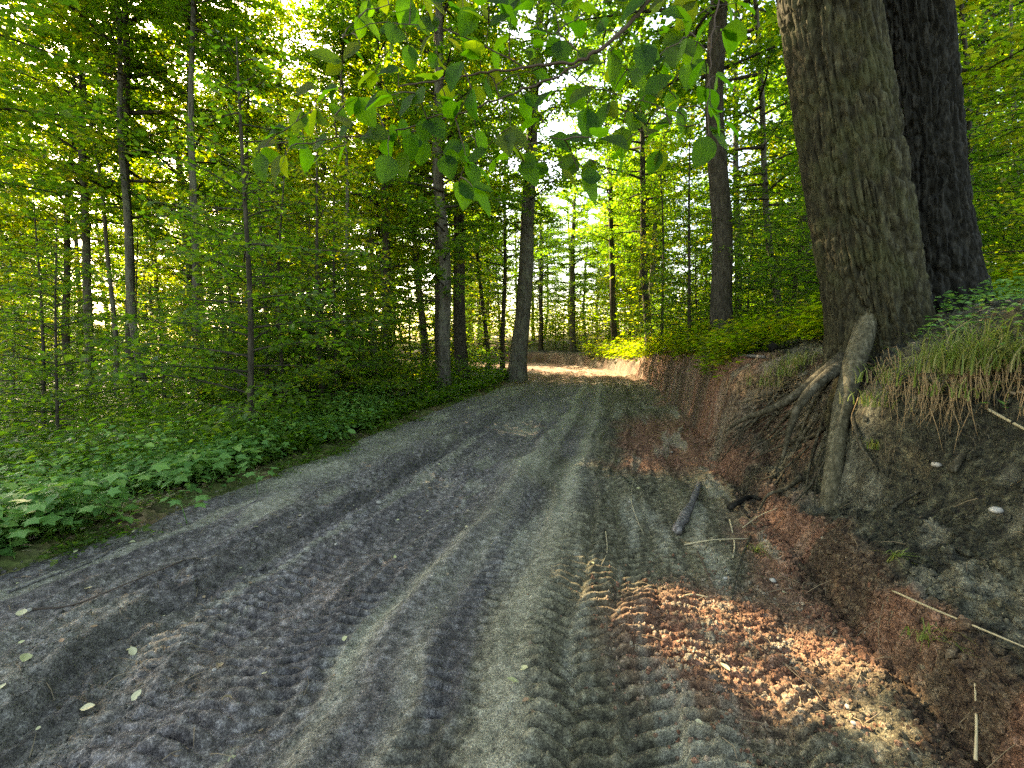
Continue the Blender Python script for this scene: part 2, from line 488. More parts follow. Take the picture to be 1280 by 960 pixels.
M_dryleaf = leaf_mat('dry_leaf', [(.28, .24, .12), (.20, .13, .07), (.38, .34, .20), (.26, .15, .08)],
                     [(.2, .15, .06), (.14, .08, .03), (.22, .18, .08), (.15, .08, .03)], 0.2, .7)
M_stone = plain_mat('stone', (.17, .16, .13), (.38, .36, .30), 18, .8)
M_root2 = bark_mat('root_bark_pale', (.022, .020, .011), (.070, .064, .036), (.165, .15, .095), .4, 30)
M_wood_grey = bark_mat('weathered_wood', (.030, .028, .024), (.10, .094, .082), (.30, .285, .25), .25, 45)
M_straw = plain_mat('dry_stalk', (.20, .17, .09), (.38, .33, .20), 30)

# ------------------------------------------------------------------ ground sheets
def rows():
    a = -np.exp(np.linspace(math.log(180), math.log(2.0), 26)) + 3.0
    b = np.exp(np.arange(math.log(1.02), math.log(46), 0.0047))
    c = np.exp(np.linspace(math.log(46), math.log(190), 30))[1:]
    return np.concatenate([a[a < 1.0], b, c])
YS = rows()

def sheet(name, X, Y, mat, attrs_fn=None):
    Z = heights(X.ravel(), Y.ravel()).reshape(X.shape)
    V = np.stack([X.ravel(), Y.ravel(), Z.ravel()], 1)
    at_ = attrs_fn(X.ravel(), Y.ravel(), Z.ravel()) if attrs_fn else None
    me = new_mesh(name, V, grid_faces(*X.shape), at_, True, [mat])
    o = link(name, me)
    tag(o, kind='structure')
    return o

def road_attrs(x, y, z):
    L = Lf(y); R = Rf(y); s = (x - L) / (R - L)
    n1 = fbm(x, y, 0.8, 4, 201); n2 = fbm(x, y, 3, 3, 202)
    gy = (1 - sst(0.52, 0.66, s + 0.08 * n1 + .03 * n2)) * sst(-.55, .0, n1 + 0.55)
    gy = np.clip(gy, 0, 1) * (0.75 + .25 * sst(-.4, .2, n2))
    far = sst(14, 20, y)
    sand = np.exp(-((s + .012 * n2 - 0.505 - 0.03 * sst(1.5, 4, y)) / 0.017) ** 2) * sst(-.5, .1, n1 + .3) + .6 * np.exp(-((s - 0.565) / 0.016) ** 2) + .85 * np.exp(-((s - 0.655) / 0.028) ** 2) \
        + .45 * sst(.15, .55, n1) * (1 - sst(.6, .8, s)) + .35 * (1 - sst(.14, .22, s)) * sst(-.2, .4, n1)
    sand = sand * (0.75 + 0.6 * n2)
    st_ = fbm(s * 9, y * .35, 3.0, 4, 207)
    sand = np.maximum(sand, .6 * sst(.22, .5, st_)); gy = np.clip(gy + .8 * sst(.1, .45, -st_) * (1 - sst(.6, .75, s)), 0, 1)  # sandy and grey soil streaks, also standing in for missing relief shading
    rut_shade = np.clip(.9 * np.exp(-((s - .262 + .01 * n2) / .022) ** 2) + .6 * np.exp(-((s - .60) / .02) ** 2) * sst(-.3, .3, n1) + .55 * sst(.12, .5, -st_), 0, 1) * (1 - .8 * sst(6, 12, y))  # dark bands painted along grooves and streaks in place of relief shadow
    clay = sst(0.91, 0.98, s + 0.05 * n1 + 0.03 * n2) * (0.2 + .7 * sst(-.1, .3, fbm(x, y, 1.4, 3, 203)))
    clay = np.maximum(clay, sst(4.8, 5.5, y) * (1 - sst(8.0, 10, y)) * sst(.70, .80, s + .05 * n2) * .9)
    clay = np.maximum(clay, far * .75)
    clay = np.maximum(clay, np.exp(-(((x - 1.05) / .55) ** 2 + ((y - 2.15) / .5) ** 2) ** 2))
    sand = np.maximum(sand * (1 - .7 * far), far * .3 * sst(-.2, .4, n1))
    return {'rut_shade': rut_shade, 'grey': gy * (1 - far), 'clay': np.clip(clay, 0, 1), 'sand': np.clip(sand, 0, 1)}

def bank_attrs(x, y, z):
    dr = x - Rf(y)
    n1 = fbm(x, y, 1.1, 4, 211); n2 = fbm(x, y, 5, 3, 212)
    face = (1 - sst(.45, .9, dr + .15 * n2)) * sst(4.0, 5.2, y)
    low = (1 - sst(.08, .22, dr + .08 * n2)) * (1 - sst(3.6, 4.4, y)) * .9
    patch = sst(.25, .5, n1) * .6
    brk = .25 + .75 * sst(-.22, .18, fbm(x, y, 2.6, 4, 213))
    face = face * (.35 + .65 * sst(-.3, .1, fbm(x, y, 1.8, 4, 215))); low = low * brk
    clay = np.clip(np.maximum(np.maximum(face, low), patch * (1 - sst(1.5, 2.2, dr))), 0, 1)
    return {'grey': 0 * x, 'humus': 1 - .5 * sst(.1, .5, fbm(x, y, 2.2, 3, 214)), 'clay': clay * (1 - .65 * sst(17, 24, y)), 'sand': np.clip(.25 * sst(.1, .5, n2), 0, 1)}

def sheet_cols(fn, y):
    return fn(y)

# road
u = np.linspace(0, 1, 372)
Yg = np.repeat(YS[:, None], len(u), 1)
Xg = Lf(Yg) + (Rf(Yg) - Lf(Yg)) * u[None]
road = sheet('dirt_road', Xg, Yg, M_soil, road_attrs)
tag(road, 'rutted grey and olive dirt track with tyre tread prints')
# bank: denser where steep
ub = np.concatenate([np.linspace(0, 1.7, 150), np.linspace(1.7, 2.6, 20)[1:]])
ysb = YS[::1]
Yg = np.repeat(ysb[:, None], len(ub), 1)
Xg = Rf(Yg) + ub[None]
bank = sheet('earth_bank', Xg, Yg, M_soil, bank_attrs)
tag(bank, 'eroded clay and soil bank cut along the right of the track')
# left verge + forest floor
ul = np.concatenate([[0], np.exp(np.linspace(math.log(.03), math.log(170), 130))])
ysf = YS[::3]
if ysf[-1] != YS[-1]: ysf = np.append(ysf, YS[-1])
# keep every row so the shared edge has no cracks near the camera
Yg = np.repeat(YS[:, None], len(ul), 1)
Xg = (Lf(Yg) - ul[None])[:, ::-1]
fl = sheet('forest_floor', Xg, Yg, M_litter)
tag(fl, 'shaded leaf litter floor of the wood left of the track')
ur = np.exp(np.linspace(math.log(2.6), math.log(190), 90))
Yg = np.repeat(YS[:, None], len(ur), 1)
Xg = Rf(Yg) + ur[None]
fr = sheet('forest_slope', Xg, Yg, M_litter)
tag(fr, 'leaf covered slope of the wood above the bank')

# ------------------------------------------------------------------ trees
def branch_leaves(g, R, nb, h0, Ht, shape, ntw, leaf, up=0.35, flat=0.25, wood_r=0.02, lean_out=1.0, nlm=1.0):
    """returns lists for wood tubes and leaf arrays; branches spread in flat sprays"""
    acc = Acc(); P = []; A = []; N = []; S = []
    for b in range(nb):
        t = (b + g.random()) / nb
        h = h0 + (Ht - h0) * t
        ln = R * shape(t) * g.uniform(.6, 1.15)
        az = b * 2.399 + g.uniform(-.5, .5)
        el = up * g.uniform(-.2, 2.2) * (0.6 + t)
        d = np.array([math.cos(az) * math.cos(el), math.sin(az) * math.cos(el), math.sin(el)])
        pts = [np.array([0, 0, h])]
        nseg = 5
        for k in range(nseg):
            d = d + np.array([g.uniform(-.12, .12), g.uniform(-.12, .12), -0.10 * el * 2])
            d /= np.linalg.norm(d)
            pts.append(pts[-1] + d * ln / nseg)
        pts = np.array(pts)
        acc.tube(pts, np.linspace(wood_r * (.4 + ln / R), .002, nseg + 1), 4, 0, False)
        nt_ = max(3, int(ntw * ln / R))
        for q in range(nt_):
            f = .18 + .82 * (q + g.random()) / nt_
            kk = min(int(f * nseg), nseg - 1); fr_ = f * nseg - kk
            p0 = pts[kk] * (1 - fr_) + pts[kk + 1] * fr_
            bd = pts[kk + 1] - pts[kk]; bd /= np.linalg.norm(bd)
            side = 1 if q % 2 else -1
            a2 = side * g.uniform(.5, 1.1)
            ca, sa = math.cos(a2), math.sin(a2)
            td = np.array([bd[0] * ca - bd[1] * sa, bd[0] * sa + bd[1] * ca, bd[2] * .5 + g.normal(0, .30)])
            td /= np.linalg.norm(td)
            tl = ln * g.uniform(.22, .42) * (1.1 - .5 * f)
            tip = p0 + td * tl + np.array([0, 0, -.06 * tl])
            acc.tube([p0, (p0 + tip) / 2 + np.array([0, 0, .02 * tl]), tip], [.0035, .0025, .001], 3, 0, False)
            nl = max(3, int(tl / (leaf * .62) * nlm))
            fl_ = (np.arange(nl) + g.random(nl)) / nl
            pp = p0 + fl_[:, None] * (tip - p0) + g.normal(0, leaf * .38, (nl, 3))
            sg = np.where(np.arange(nl) % 2, 1, -1) * g.uniform(.4, 1.1, nl)
            c2, s2 = np.cos(sg), np.sin(sg)
            ax = np.stack([td[0] * c2 - td[1] * s2, td[0] * s2 + td[1] * c2, g.normal(-.18, .38, nl)], 1)
            nm = np.stack([g.normal(0, flat + .2, nl), g.normal(0, flat + .2, nl), np.ones(nl)], 1)
            P.append(pp); A.append(ax); N.append(nm); S.append(leaf * g.uniform(.6, 1.25, nl))
    P = np.concatenate(P); A = np.concatenate(A); N = np.concatenate(N); S = np.concatenate(S)
    V, T, k = leaves_geo(P, A, N, S, .78)
    acc.add(V, None, T, 1, np.repeat(g.random(len(P)), k))
    return acc

def trunk_mesh(name, Ht, r0, mat, seed, wob=0.12, n=12, segs=26, flare=0.45):
    g = np.random.default_rng(seed)
    t = np.linspace(0, 1, segs) ** 1.15
    z = t * Ht - 0.35
    ph = g.uniform(0, 6.28, 4)
    x = wob * (np.sin(z * .45 + ph[0]) - math.sin(ph[0]) + .4 * np.sin(z * 1.1 + ph[1]) - .4 * math.sin(ph[1])) * sst(0, 2, z)
    y = wob * (np.sin(z * .4 + ph[2]) - math.sin(ph[2]) + .4 * np.sin(z * 1.2 + ph[3]) - .4 * math.sin(ph[3])) * sst(0, 2, z)
    r = r0 * (1 - t) ** .75 + .006 + r0 * flare * np.exp(-np.maximum(z, 0) / (1.6 * r0 + .02))
    V, Q, T = tube(np.stack([x, y, z], 1), r, n, True, .06, seed)
    return new_mesh(name, V, [Q, T], {'rnd': np.full(len(V), .5)}, True, [mat])

tall_shape = lambda t: math.sin(math.pi * (0.16 + .80 * t)) ** .7
sap_shape = lambda t: (1 - t) ** .6 * .85 + .22
CR_TALL = []; CR_SAP = []; CR_HIGH = []
CR_TOP_ = 0 and branch_leaves(np.random.default_rng(171), 3.0, 40, 12.2, 19, tall_shape, 20, .13, .45, .35, .04, nlm=2.2)
for i in range(5):
    g = np.random.default_rng(100 + i)
    mts = [M_bark_thin, M_leaf if i % 2 == 0 else M_leaf_y]
    CR_TALL.append(branch_leaves(g, 2.7 + .3 * (i % 3), 70, 2.4 + .8 * (i % 3), 15 + i, tall_shape, 22, .13, .40, .40, .035, nlm=2.4).mesh('crown_tall', mts))
for i in range(3):
    g = np.random.default_rng(150 + i)
    CR_HIGH.append(branch_leaves(g, 3.4, 66, 5.5, 18 + i, tall_shape, 22, .13, .45, .40, .045, nlm=2.4).mesh('crown_high', [M_bark_thin, M_leaf_y if i == 1 else M_leaf]))
SAP_H = [3.2, 4.2, 5.2, 6.2, 2.4, 4.8]
for i in range(6):
    g = np.random.default_rng(200 + i)
    h = SAP_H[i]
    CR_SAP.append(branch_leaves(g, .95 + .13 * h, int(14 + 8 * h), .3 + .05 * h, h, sap_shape, 15, .078, .28, .26, .010, nlm=1.7).mesh('crown_sapling', [M_bark_thin, M_leaf if i % 3 else M_leaf_y]))

TR_TALL = [trunk_mesh('trunk_tall', 16 + i, .13 + .025 * i, M_bark, 300 + i) for i in range(5)]
TR_SAP = [trunk_mesh('trunk_sapling', SAP_H[i] + .35, .018 + .004 * i, M_bark_thin, 320 + i, .05, 6, 12, .3) for i in range(6)]

def place_tree(name, x, y, trunk, crown, label, cat, group=None, rotz=0, lean=(0, 0), sc=1.0, crown_sc=None, crown_rot=None):
    z = H(x, y)
    o = link(name, None, None, (x, y, z - .02))
    M = Matrix.Rotation(rotz, 4, 'Z')
    up = Vector((lean[0], lean[1], 1)).normalized()
    q = Vector((0, 0, 1)).rotation_difference(up).to_matrix().to_4x4()
    o.matrix_world = Matrix.Translation((x, y, z - .02)) @ q @ M @ Matrix.Scale(sc, 4)
    tag(o, label, cat, group)
    a = link('trunk', trunk, o)
    if crown is not None:
        c = link('crown', crown, o)
        if crown_sc: c.scale = crown_sc
        if crown_rot is not None: c.rotation_euler = (0, 0, crown_rot)
    return o

placed = []   # (x, y, keep-out radius)
# hero trees: base column px, distance Y, px at the top edge (y=0), trunk width px at eye height, crown, label
def hero(pxb, Y, pxt, wpx, crown, label, cat='tree', name='forest_tree', mat=None, Ht=18, wob=.10, seed=0, csc=(1, 1, 1), group=None, n=18):
    x = (pxb - 640) / F * (Y * math.cos(PITCH))
    z = H(x, Y)
    top = at(pxt, 0, Y)
    lean = ((top.x - x) / max(.5, top.z - z), 0)
    r = wpx / F * Y / 2
    tm = trunk_mesh('trunk_hero', Ht, r, mat or M_bark, 500 + seed, wob, n, 40)
    o = place_tree(name, x, Y, tm, crown, label, cat, group, 0, lean, 1.0, csc, seed * 1.3)
    placed.append((x, Y, .8))
    return o

hero(646, 17.6, 676, 21, CR_HIGH[0], 'leaning grey trunk tree at the left edge of the track by the bend', mat=M_bark, Ht=20, seed=1, wob=.05)
hero(552, 15.0, 548, 17, CR_HIGH[1], 'dark straight trunk tree just left of the leaning trackside tree, the nearer of a pair', mat=M_bark_thin, Ht=20, seed=2, wob=.04)
hero(577, 18.5, 572, 17, CR_HIGH[2], 'brown straight trunk between the dark tree and the leaning trackside tree', mat=M_bark_thin, Ht=20, seed=3, wob=.04)
hero(532, 21, 490, 10, CR_TALL[0], 'thin trunk tilting left, behind and left of the straight dark tree', mat=M_bark, Ht=15, seed=4)
hero(474, 14.5, 470, 12, CR_TALL[1], 'medium trunk tree standing alone amid saplings left of the dark pair', mat=M_bark_thin, Ht=17, seed=5)
hero(398, 8.4, 402, 6, CR_SAP[3], 'thin dark double sapling stem nearest the left verge', 'sapling', 'sapling', M_bark_thin, 6.4, .04, 6, n=8)
hero(417, 8.8, 424, 4, CR_SAP[1], 'hair-thin stem close beside the dark double sapling', 'sapling', 'sapling', M_bark_thin, 5.4, .04, 7, n=8)
hero(349, 8.0, 322, 4.5, CR_SAP[5], 'spindly sapling bending left behind the low green plants', 'sapling', 'sapling', M_bark_thin, 5.6, .14, 8, n=8)
hero(330, 8.8, 328, 5.5, CR_SAP[2], 'upright sapling beside the bending spindly sapling', 'sapling', 'sapling', M_bark_thin, 6.0, .07, 9, n=8)
hero(162, 12.5, 156, 10, CR_HIGH[1], 'dark tall trunk rising through the left of the wood', mat=M_bark_thin, Ht=19, seed=10, wob=.06)
hero(238, 13.5, 240, 10, CR_TALL[2], 'medium dark trunk right of the tall dark trunk at the left', mat=M_bark_dark, Ht=17, seed=11, wob=.06)
hero(103, 14.5, 112, 10, CR_HIGH[2], 'brown trunk left of the tall dark trunk in the left wood', mat=M_bark, Ht=18, seed=12, wob=.08)
hero(84, 17, 90, 8, CR_TALL[3], 'thin dark trunk near the left edge of the wood', mat=M_bark_thin, Ht=17, seed=13, wob=.08)
hero(905, 9.6, 868, 25, CR_HIGH[0], 'dark crooked trunk on the bank between the track and the giant tree', mat=M_bark_thin, Ht=19, seed=14, wob=.16)
hero(978, 11.5, 938, 8, CR_TALL[4], 'slim trunk leaning left just beside the giant tree', mat=M_bark, Ht=16, seed=15, wob=.1)
hero(922, 17, 920, 9, CR_TALL[1], 'slim straight trunk behind the dark crooked tree', mat=M_bark, Ht=16, seed=16, wob=.05)
hero(628, 24, 632, 6, CR_TALL[2], 'thin pole-like tree just left of the leaning trackside tree', mat=M_bark_thin, Ht=16, seed=17, wob=.05)
hero(676, 36, 680, 6, None, 'bare thin pole-like trunk close behind the leaning trackside tree', mat=M_bark_thin, Ht=14, seed=18, wob=.05)
hero(612, 25, 565, 6, None, 'bare thin stem slanting across left of the leaning trackside tree', mat=M_bark_thin, Ht=13, seed=19, wob=.03)
hero(716, 33.5, 722, 8, CR_TALL[0], 'slim tree standing above the red bank at the end of the track', mat=M_bark, Ht=17, seed=20, wob=.05)
hero(812, 20, 800, 9, CR_HIGH[0], 'slim dark tree on the bank between the bend and the crooked tree', mat=M_bark_thin, Ht=19, seed=26, wob=.06)
hero(770, 27, 752, 8, CR_HIGH[2], 'slim dark tree leaning toward the opening above the bend', mat=M_bark_thin, Ht=20, seed=27, wob=.06)
hero(1218, 8.5, 1190, 7, CR_SAP[3], 'thin stem rising just behind the right side of the giant tree', mat=M_bark_thin, Ht=9, seed=21, wob=.06)
hero(1262, 9.5, 1266, 6, CR_SAP[2], 'thin light stem at the far right edge of the wood', mat=M_bark, Ht=9, seed=22, wob=.06)
hero(44, 9.5, 38, 4, CR_SAP[5], 'slender dark sapling at the far left above the fallen log', 'sapling', 'sapling', M_bark_thin, 5.6, .05, 23, n=8)
hero(828, 15.5, 826, 4, CR_SAP[3], 'thin sapling on the bank right of the track bend', 'sapling', 'sapling', M_bark_thin, 7, .05, 24, n=8)
hero(862, 11.5, 858, 4.5, CR_SAP[1], 'thin upright sapling left of the dark crooked tree', 'sapling', 'sapling', M_bark_thin, 6, .05, 25, n=8)

# clear strip of sky towards the sun over the lit patch of the track
PATCHES = [(1.05, 2.15)]
sh = np.array([SUN.x, SUN.y]) / math.hypot(SUN.x, SUN.y); tanel = math.tan(SUN_EL)
def blocks_patch(x, y, r, z0, z1):
    for px_, py_ in PATCHES:
        dx, dy = x - px_, y - py_
        al = dx * sh[0] + dy * sh[1]; ac = abs(dx * sh[1] - dy * sh[0])
        if al < 0: continue
        if al * tanel > 20: continue
        zr = al * tanel
        if zr - r * tanel < z1 and zr + r * tanel > z0 and ac < r + .35: return True
    return False

def ok_spot(x, y, md):
    if -0.7 < -(Lf(y) - x) + 0 and x < Rf(y) + 1.0: return False
    for a, b, c in placed:
        if (x - a) ** 2 + (y - b) ** 2 < (md + c) ** 2 / 2: return False
    if math.hypot(x - 3.4, y - 4.0) < 2.2: return False
    return True

g = np.random.default_rng(21)
def zone(x, y):
    if y > 34: return 'far'
    if x < Lf(y): return 'left' if y < 18 else 'leftback'
    return 'right' if y < 18 else 'rightback'
LBL = {
 'left': ('leafy forest tree among the near trees left of the track', 'near trees in the left wood'),
 'leftback': ('slender forest tree deep in the wood left of the track bend', 'deeper trees in the left wood'),
 'right': ('leafy forest tree on the slope above the right bank', 'trees on the right slope'),
 'rightback': ('slender forest tree on the distant slope right of the track bend', 'deeper trees on the right slope'),
 'far': ('sunlit slim forest tree far off beyond the track bend', 'far trees beyond the bend')}
LBS = {
 'left': ('thin leafy sapling in the understorey left of the track', 'saplings left of the track'),
 'leftback': ('thin leafy sapling in the deep understorey left of the bend', 'deeper saplings left of the track'),
 'right': ('thin leafy sapling on the slope above the right bank', 'saplings on the right slope'),
 'rightback': ('thin leafy sapling on the distant slope right of the bend', 'deeper saplings on the right slope'),
 'far': ('small sunlit sapling far off beyond the track bend', 'far saplings beyond the bend')}
nt_ = 0; tries = 0
while nt_ < 126 and tries < 9000:
    tries += 1
    y = 6.5 + 60 * g.random() ** 1.35
    x = g.uniform(-1.35, 1.35) * (y + 4)
    if abs(x / y) > 1.45 or not ok_spot(x, y, 2.1): continue
    i = int(g.integers(0, 5)); sc = g.uniform(.8, 1.2)
    if blocks_patch(x, y, .25, 0, 18 * sc): continue
    if y < 17 and 930 < 640 + F * x / y < 1060: continue
    zn = zone(x, y)
    if zn == 'rightback' and g.random() < .2: continue
    place_tree('forest_tree', x, y, TR_TALL[i], CR_TALL[i], LBL[zn][0], 'tree', LBL[zn][1], g.uniform(0, 6.28), (g.normal(0, .04), g.normal(0, .04)), sc)
    placed.append((x, y, .4)); nt_ += 1
nt_ = 0; tries = 0
while nt_ < 18 and tries < 3000:
    tries += 1
    y = g.uniform(9, 26); x = Lf(y) - g.uniform(.8, 1.0 * y); i = int(g.integers(0, 3)); pxx = 640 + F * x / y
    if not ok_spot(x, y, 1.2) or blocks_patch(x, y, .2, 0, 16) or 533 < pxx < 602: continue
    o = place_tree('forest_tree', x, y, TR_TALL[i], CR_TALL[i], 'slim bare stemmed pole tree with a small high crown in the left wood', 'tree', 'slim pole trees in the left wood', g.uniform(0, 6.28), (g.normal(0, .05), g.normal(0, .05)), .85)
    for ch in o.children:
        if ch.name.startswith('crown'): ch.location = (0, 0, 8.2); ch.scale = (.6, .6, .5)
        else: ch.scale = (.62, .62, 1)
    placed.append((x, y, .2)); nt_ += 1
nt_ = 0
while nt_ < 22:
    y = g.uniform(35, 62); x = y * g.uniform(-.13, .32)
    i = int(g.integers(0, 5)); zn = zone(x, y)
    if x < Rf(y) + .8 and x > Lf(y) - .8: continue
    place_tree('forest_tree', x, y, TR_TALL[i], CR_TALL[i], LBL[zn][0], 'tree', LBL[zn][1], g.uniform(0, 6.28), (g.normal(0, .03), g.normal(0, .03)), g.uniform(.8, 1.15)); nt_ += 1
nt_ = 0; tries = 0
while nt_ < 185 and tries < 20000:
    tries += 1
    y = 5.5 + 40 * g.random() ** 1.25
    x = g.uniform(-1.3, 1.3) * (y + 2)
    if abs(x / y) > 1.4 or not ok_spot(x, y, .9): continue
    i = int(g.integers(0, 6)); sc = g.uniform(.75, 1.25)
    if blocks_patch(x, y, .1, 0, SAP_H[i] * sc): continue
    pxx = 640 + F * x / y
    if y < 14 and (533 < pxx < 602 or 632 < pxx < 690): continue
    if x > Rf(y) and y < 9 and x < 3.2: continue
    zn = zone(x, y)
    place_tree('sapling', x, y, TR_SAP[i], CR_SAP[i], LBS[zn][0], 'sapling', LBS[zn][1], g.uniform(0, 6.28), (g.normal(0, .06), g.normal(0, .06)), sc)
    placed.append((x, y, .1)); nt_ += 1
#PART2
# ------------------------------------------------------------------ giant twin-trunk tree on the bank
def big_trunk(name, zs, cx, cy, rr, mat, seed, lobes, k=8.5, amp=.027, n=360):
    z = np.concatenate([np.arange(.55, 5.6, .011), np.linspace(5.7, 15, 30)])
    X = np.interp(z, zs, cx); Y = np.interp(z, zs, cy); Rr = np.interp(z, zs, rr)
    kk = np.ones(25) / 25
    th = np.arange(n) * 2 * math.pi / n
    Z2, T2 = np.meshgrid(z, th, indexing='ij')
    ct, st = np.cos(T2), np.sin(T2)
    wz = Z2 + .10 * vn3(ct * 3, st * 3, Z2 * 2, seed + 9)
    wt = T2 + .07 * vn3(ct * 4, st * 4, Z2 * 1.3, seed + 5)
    c2, s2 = np.cos(wt), np.sin(wt)
    a = np.abs(vn3(c2 * k, s2 * k, wz * 3.0, seed)); b = np.abs(vn3(c2 * k * 2.1, s2 * k * 2.1, wz * 9, seed + 1))
    c = vn3(c2 * k * 5, s2 * k * 5, wz * 22, seed + 2)
    d = amp * 1.25 * (sst(0, .30, a) - .6) + amp * .8 * (sst(0, .35, b) - .5) + amp * .32 * c
    flare = np.exp(-np.maximum(Z2 - 1.15, -.2) / .38)
    lob = 0
    for (az, wd, am) in lobes:
        dd = np.abs((T2 - az + math.pi) % (2 * math.pi) - math.pi)
        lob = lob + am * np.exp(-(dd / wd) ** 2)
    R3 = Rr[:, None] * (1 + flare * (lob + .06)) + .02 * vn3(ct * 1.6, st * 1.6, Z2 * .7, seed + 3) + d
    V = np.stack([X[:, None] + R3 * ct, Y[:, None] + R3 * st, Z2], -1).reshape(-1, 3)
    m = len(z); i = np.arange(m * n).reshape(m, n); j = np.roll(i, -1, 1)
    Q = np.stack([i[:-1].ravel(), j[:-1].ravel(), j[1:].ravel(), i[1:].ravel()], 1)
    return new_mesh(name, V, Q, {'rnd': np.full(len(V), .5)}, True, [mat])

base = Vector((3.35, 4.2, 1.2))
twin = link('giant_tree', None, None, base)
tag(twin, 'giant twin trunked tree with furrowed bark on the bank edge, its roots laid bare', 'tree')
bpy.context.view_layer.update()
def kid(name, me, parent=twin, off=base):
    o = link(name, me, parent); o.location = -Vector(off); return o
ta = kid('trunk', big_trunk('giant_trunk_front', [.5, 1.2, 1.7, 2.74, 4.4, 7, 15], [3.42, 3.32, 3.22, 3.0, 2.66, 2.3, 1.6],
     [4.0, 4.0, 4.0, 4.02, 4.08, 4.2, 4.6], [.36, .345, .33, .335, .335, .30, .15], M_bark_big, 700,
     [(math.pi * 1.12, .35, .50), (math.pi * 1.42, .25, .28), (math.pi * .8, .3, .35), (math.pi * 1.85, .4, .5)]))
ta['label'] = 'olive brown front trunk leaning left'
tb = kid('trunk', big_trunk('giant_trunk_rear', [.5, 1.2, 1.74, 2.92, 4.78, 7, 15], [4.24, 4.20, 4.14, 3.98, 3.69, 3.45, 3.4],
     [4.7, 4.68, 4.65, 4.6, 4.6, 4.7, 5.4], [.70, .64, .53, .40, .345, .29, .13], M_bark_dark, 740,
     [(math.pi * 1.25, .4, .45), (math.pi * 1.75, .35, .6), (.0, .4, .3)], amp=.034))
tb['label'] = 'darker rear trunk behind the front one'
# crown far above the frame
cr = link('crown', CR_HIGH[0], twin, (-1.2, .2, -1.0)); cr.scale = (1.15, 1.15, .95)

def px_tube(name, pts, rads, parent, off, mat, n=10, noise=.16, seed=0, sub=5):
    """pts: list of world Vectors; smooth by Catmull-Rom"""
    P = [np.array(p) for p in pts]; out = []; rr = []
    for i in range(len(P) - 1):
        p0 = P[max(i - 1, 0)]; p1 = P[i]; p2 = P[i + 1]; p3 = P[min(i + 2, len(P) - 1)]
        for q in range(sub):
            t = q / sub
            out.append(.5 * ((2 * p1) + (p2 - p0) * t + (2 * p0 - 5 * p1 + 4 * p2 - p3) * t * t + (3 * p1 - p0 - 3 * p2 + p3) * t ** 3))
            rr.append(rads[i] * (1 - t) + rads[i + 1] * t)
    out.append(P[-1]); rr.append(rads[-1])
    V, Q, T = tube(out, rr, n, True, noise, seed)
    me = new_mesh(name, V, [Q, T], {'rnd': np.full(len(V), .5)}, True, [mat])
    o = link(name, me, parent)
    if parent is not None: o.location = -Vector(off)
    return o

# thick hanging roots
def rp(l): return [at(a, b, c) for a, b, c in l]
px_tube('root', rp([(1088, 372, 3.85), (1079, 418, 3.77), (1066, 462, 3.66), (1052, 518, 3.46), (1043, 580, 3.30), (1038, 625, 3.24), (1036, 652, 3.20)]), [.065, .080, .080, .064, .060, .068, .064], twin, base, M_root2, 18, .06, 1, 8)['label'] = 'thick root hanging straight down with a blunt end'
px_tube('root', rp([(1110, 500, 3.7), (1098, 545, 3.6), (1092, 590, 3.5), (1088, 640, 3.42)]), [.07, .05, .036, .04], twin, base, M_root, 14, .08, 2, 6)
px_tube('root', rp([(1056, 455, 3.78), (1028, 474, 3.66), (1004, 500, 3.6), (990, 528, 3.6), (978, 575, 3.62)]), [.06, .045, .035, .026, .012], twin, base, M_root, 12, .10, 3)
px_tube('root', rp([(1056, 448, 3.85), (1008, 484, 3.80), (972, 508, 3.85), (930, 524, 4.1), (905, 540, 4.3)]), [.07, .042, .030, .02, .008], twin, base, M_root, 12, .10, 4)
roots2 = [[(1036, 478), (1014, 510), (1000, 545), (990, 590)], [(1030, 470), (985, 488), (950, 500), (918, 508)],
          [(1012, 500), (985, 522), (960, 548), (925, 566)], [(1035, 500), (1022, 545), (1012, 580), (1006, 622)],
          [(1000, 520), (975, 540), (955, 562), (948, 590)], [(1022, 520), (995, 560), (975, 600), (962, 612)],
          [(990, 470), (955, 478), (925, 492), (902, 496)], [(1046, 530), (1025, 575), (1016, 605), (990, 632)],
          [(985, 500), (950, 520), (915, 548), (890, 560)], [(1010, 560), (985, 585), (955, 600), (935, 596)],
          [(1000, 600), (980, 615), (960, 622), (948, 640)], [(1060, 500), (1066, 540), (1075, 565), (1096, 590)],
          [(1020, 490), (990, 505), (962, 530), (938, 556)], [(1008, 480), (975, 500), (940, 508), (912, 530)], [(975, 490), (940, 535), (925, 545), (900, 580)],
          [(1028, 540), (1010, 550), (985, 556), (940, 575)], [(1040, 560), (1020, 600), (1015, 640), (1000, 660)]]
gr_ = random.Random(44)
for i in range(26):
    a0 = gr_.uniform(985, 1040); b0 = gr_.uniform(468, 540); dx = -gr_.uniform(40, 110); dy = gr_.uniform(15, 95)
    roots2.append([(a0, b0), (a0 + dx * .35, b0 + dy * .25 + gr_.uniform(-6, 6)), (a0 + dx * .7, b0 + dy * .62 + gr_.uniform(-8, 8)), (a0 + dx, b0 + dy)])
for i, l in enumerate(roots2):
    g2 = random.Random(i)
    pts = []
    for j, (a, b) in enumerate(l):
        p = surf(a, b); p = p + Vector((-.3, -.6, .45)).normalized() * (.09 - .05 * (j == 0) - .022 * j + g2.uniform(-.02, .02)); pts.append(p)
    r0 = g2.uniform(.011, .024) if i < 16 else g2.uniform(.004, .013)
    px_tube('root', pts, [r0, r0 * .8, r0 * .6, .005], twin, base, M_root, 8, .24, 30 + i)
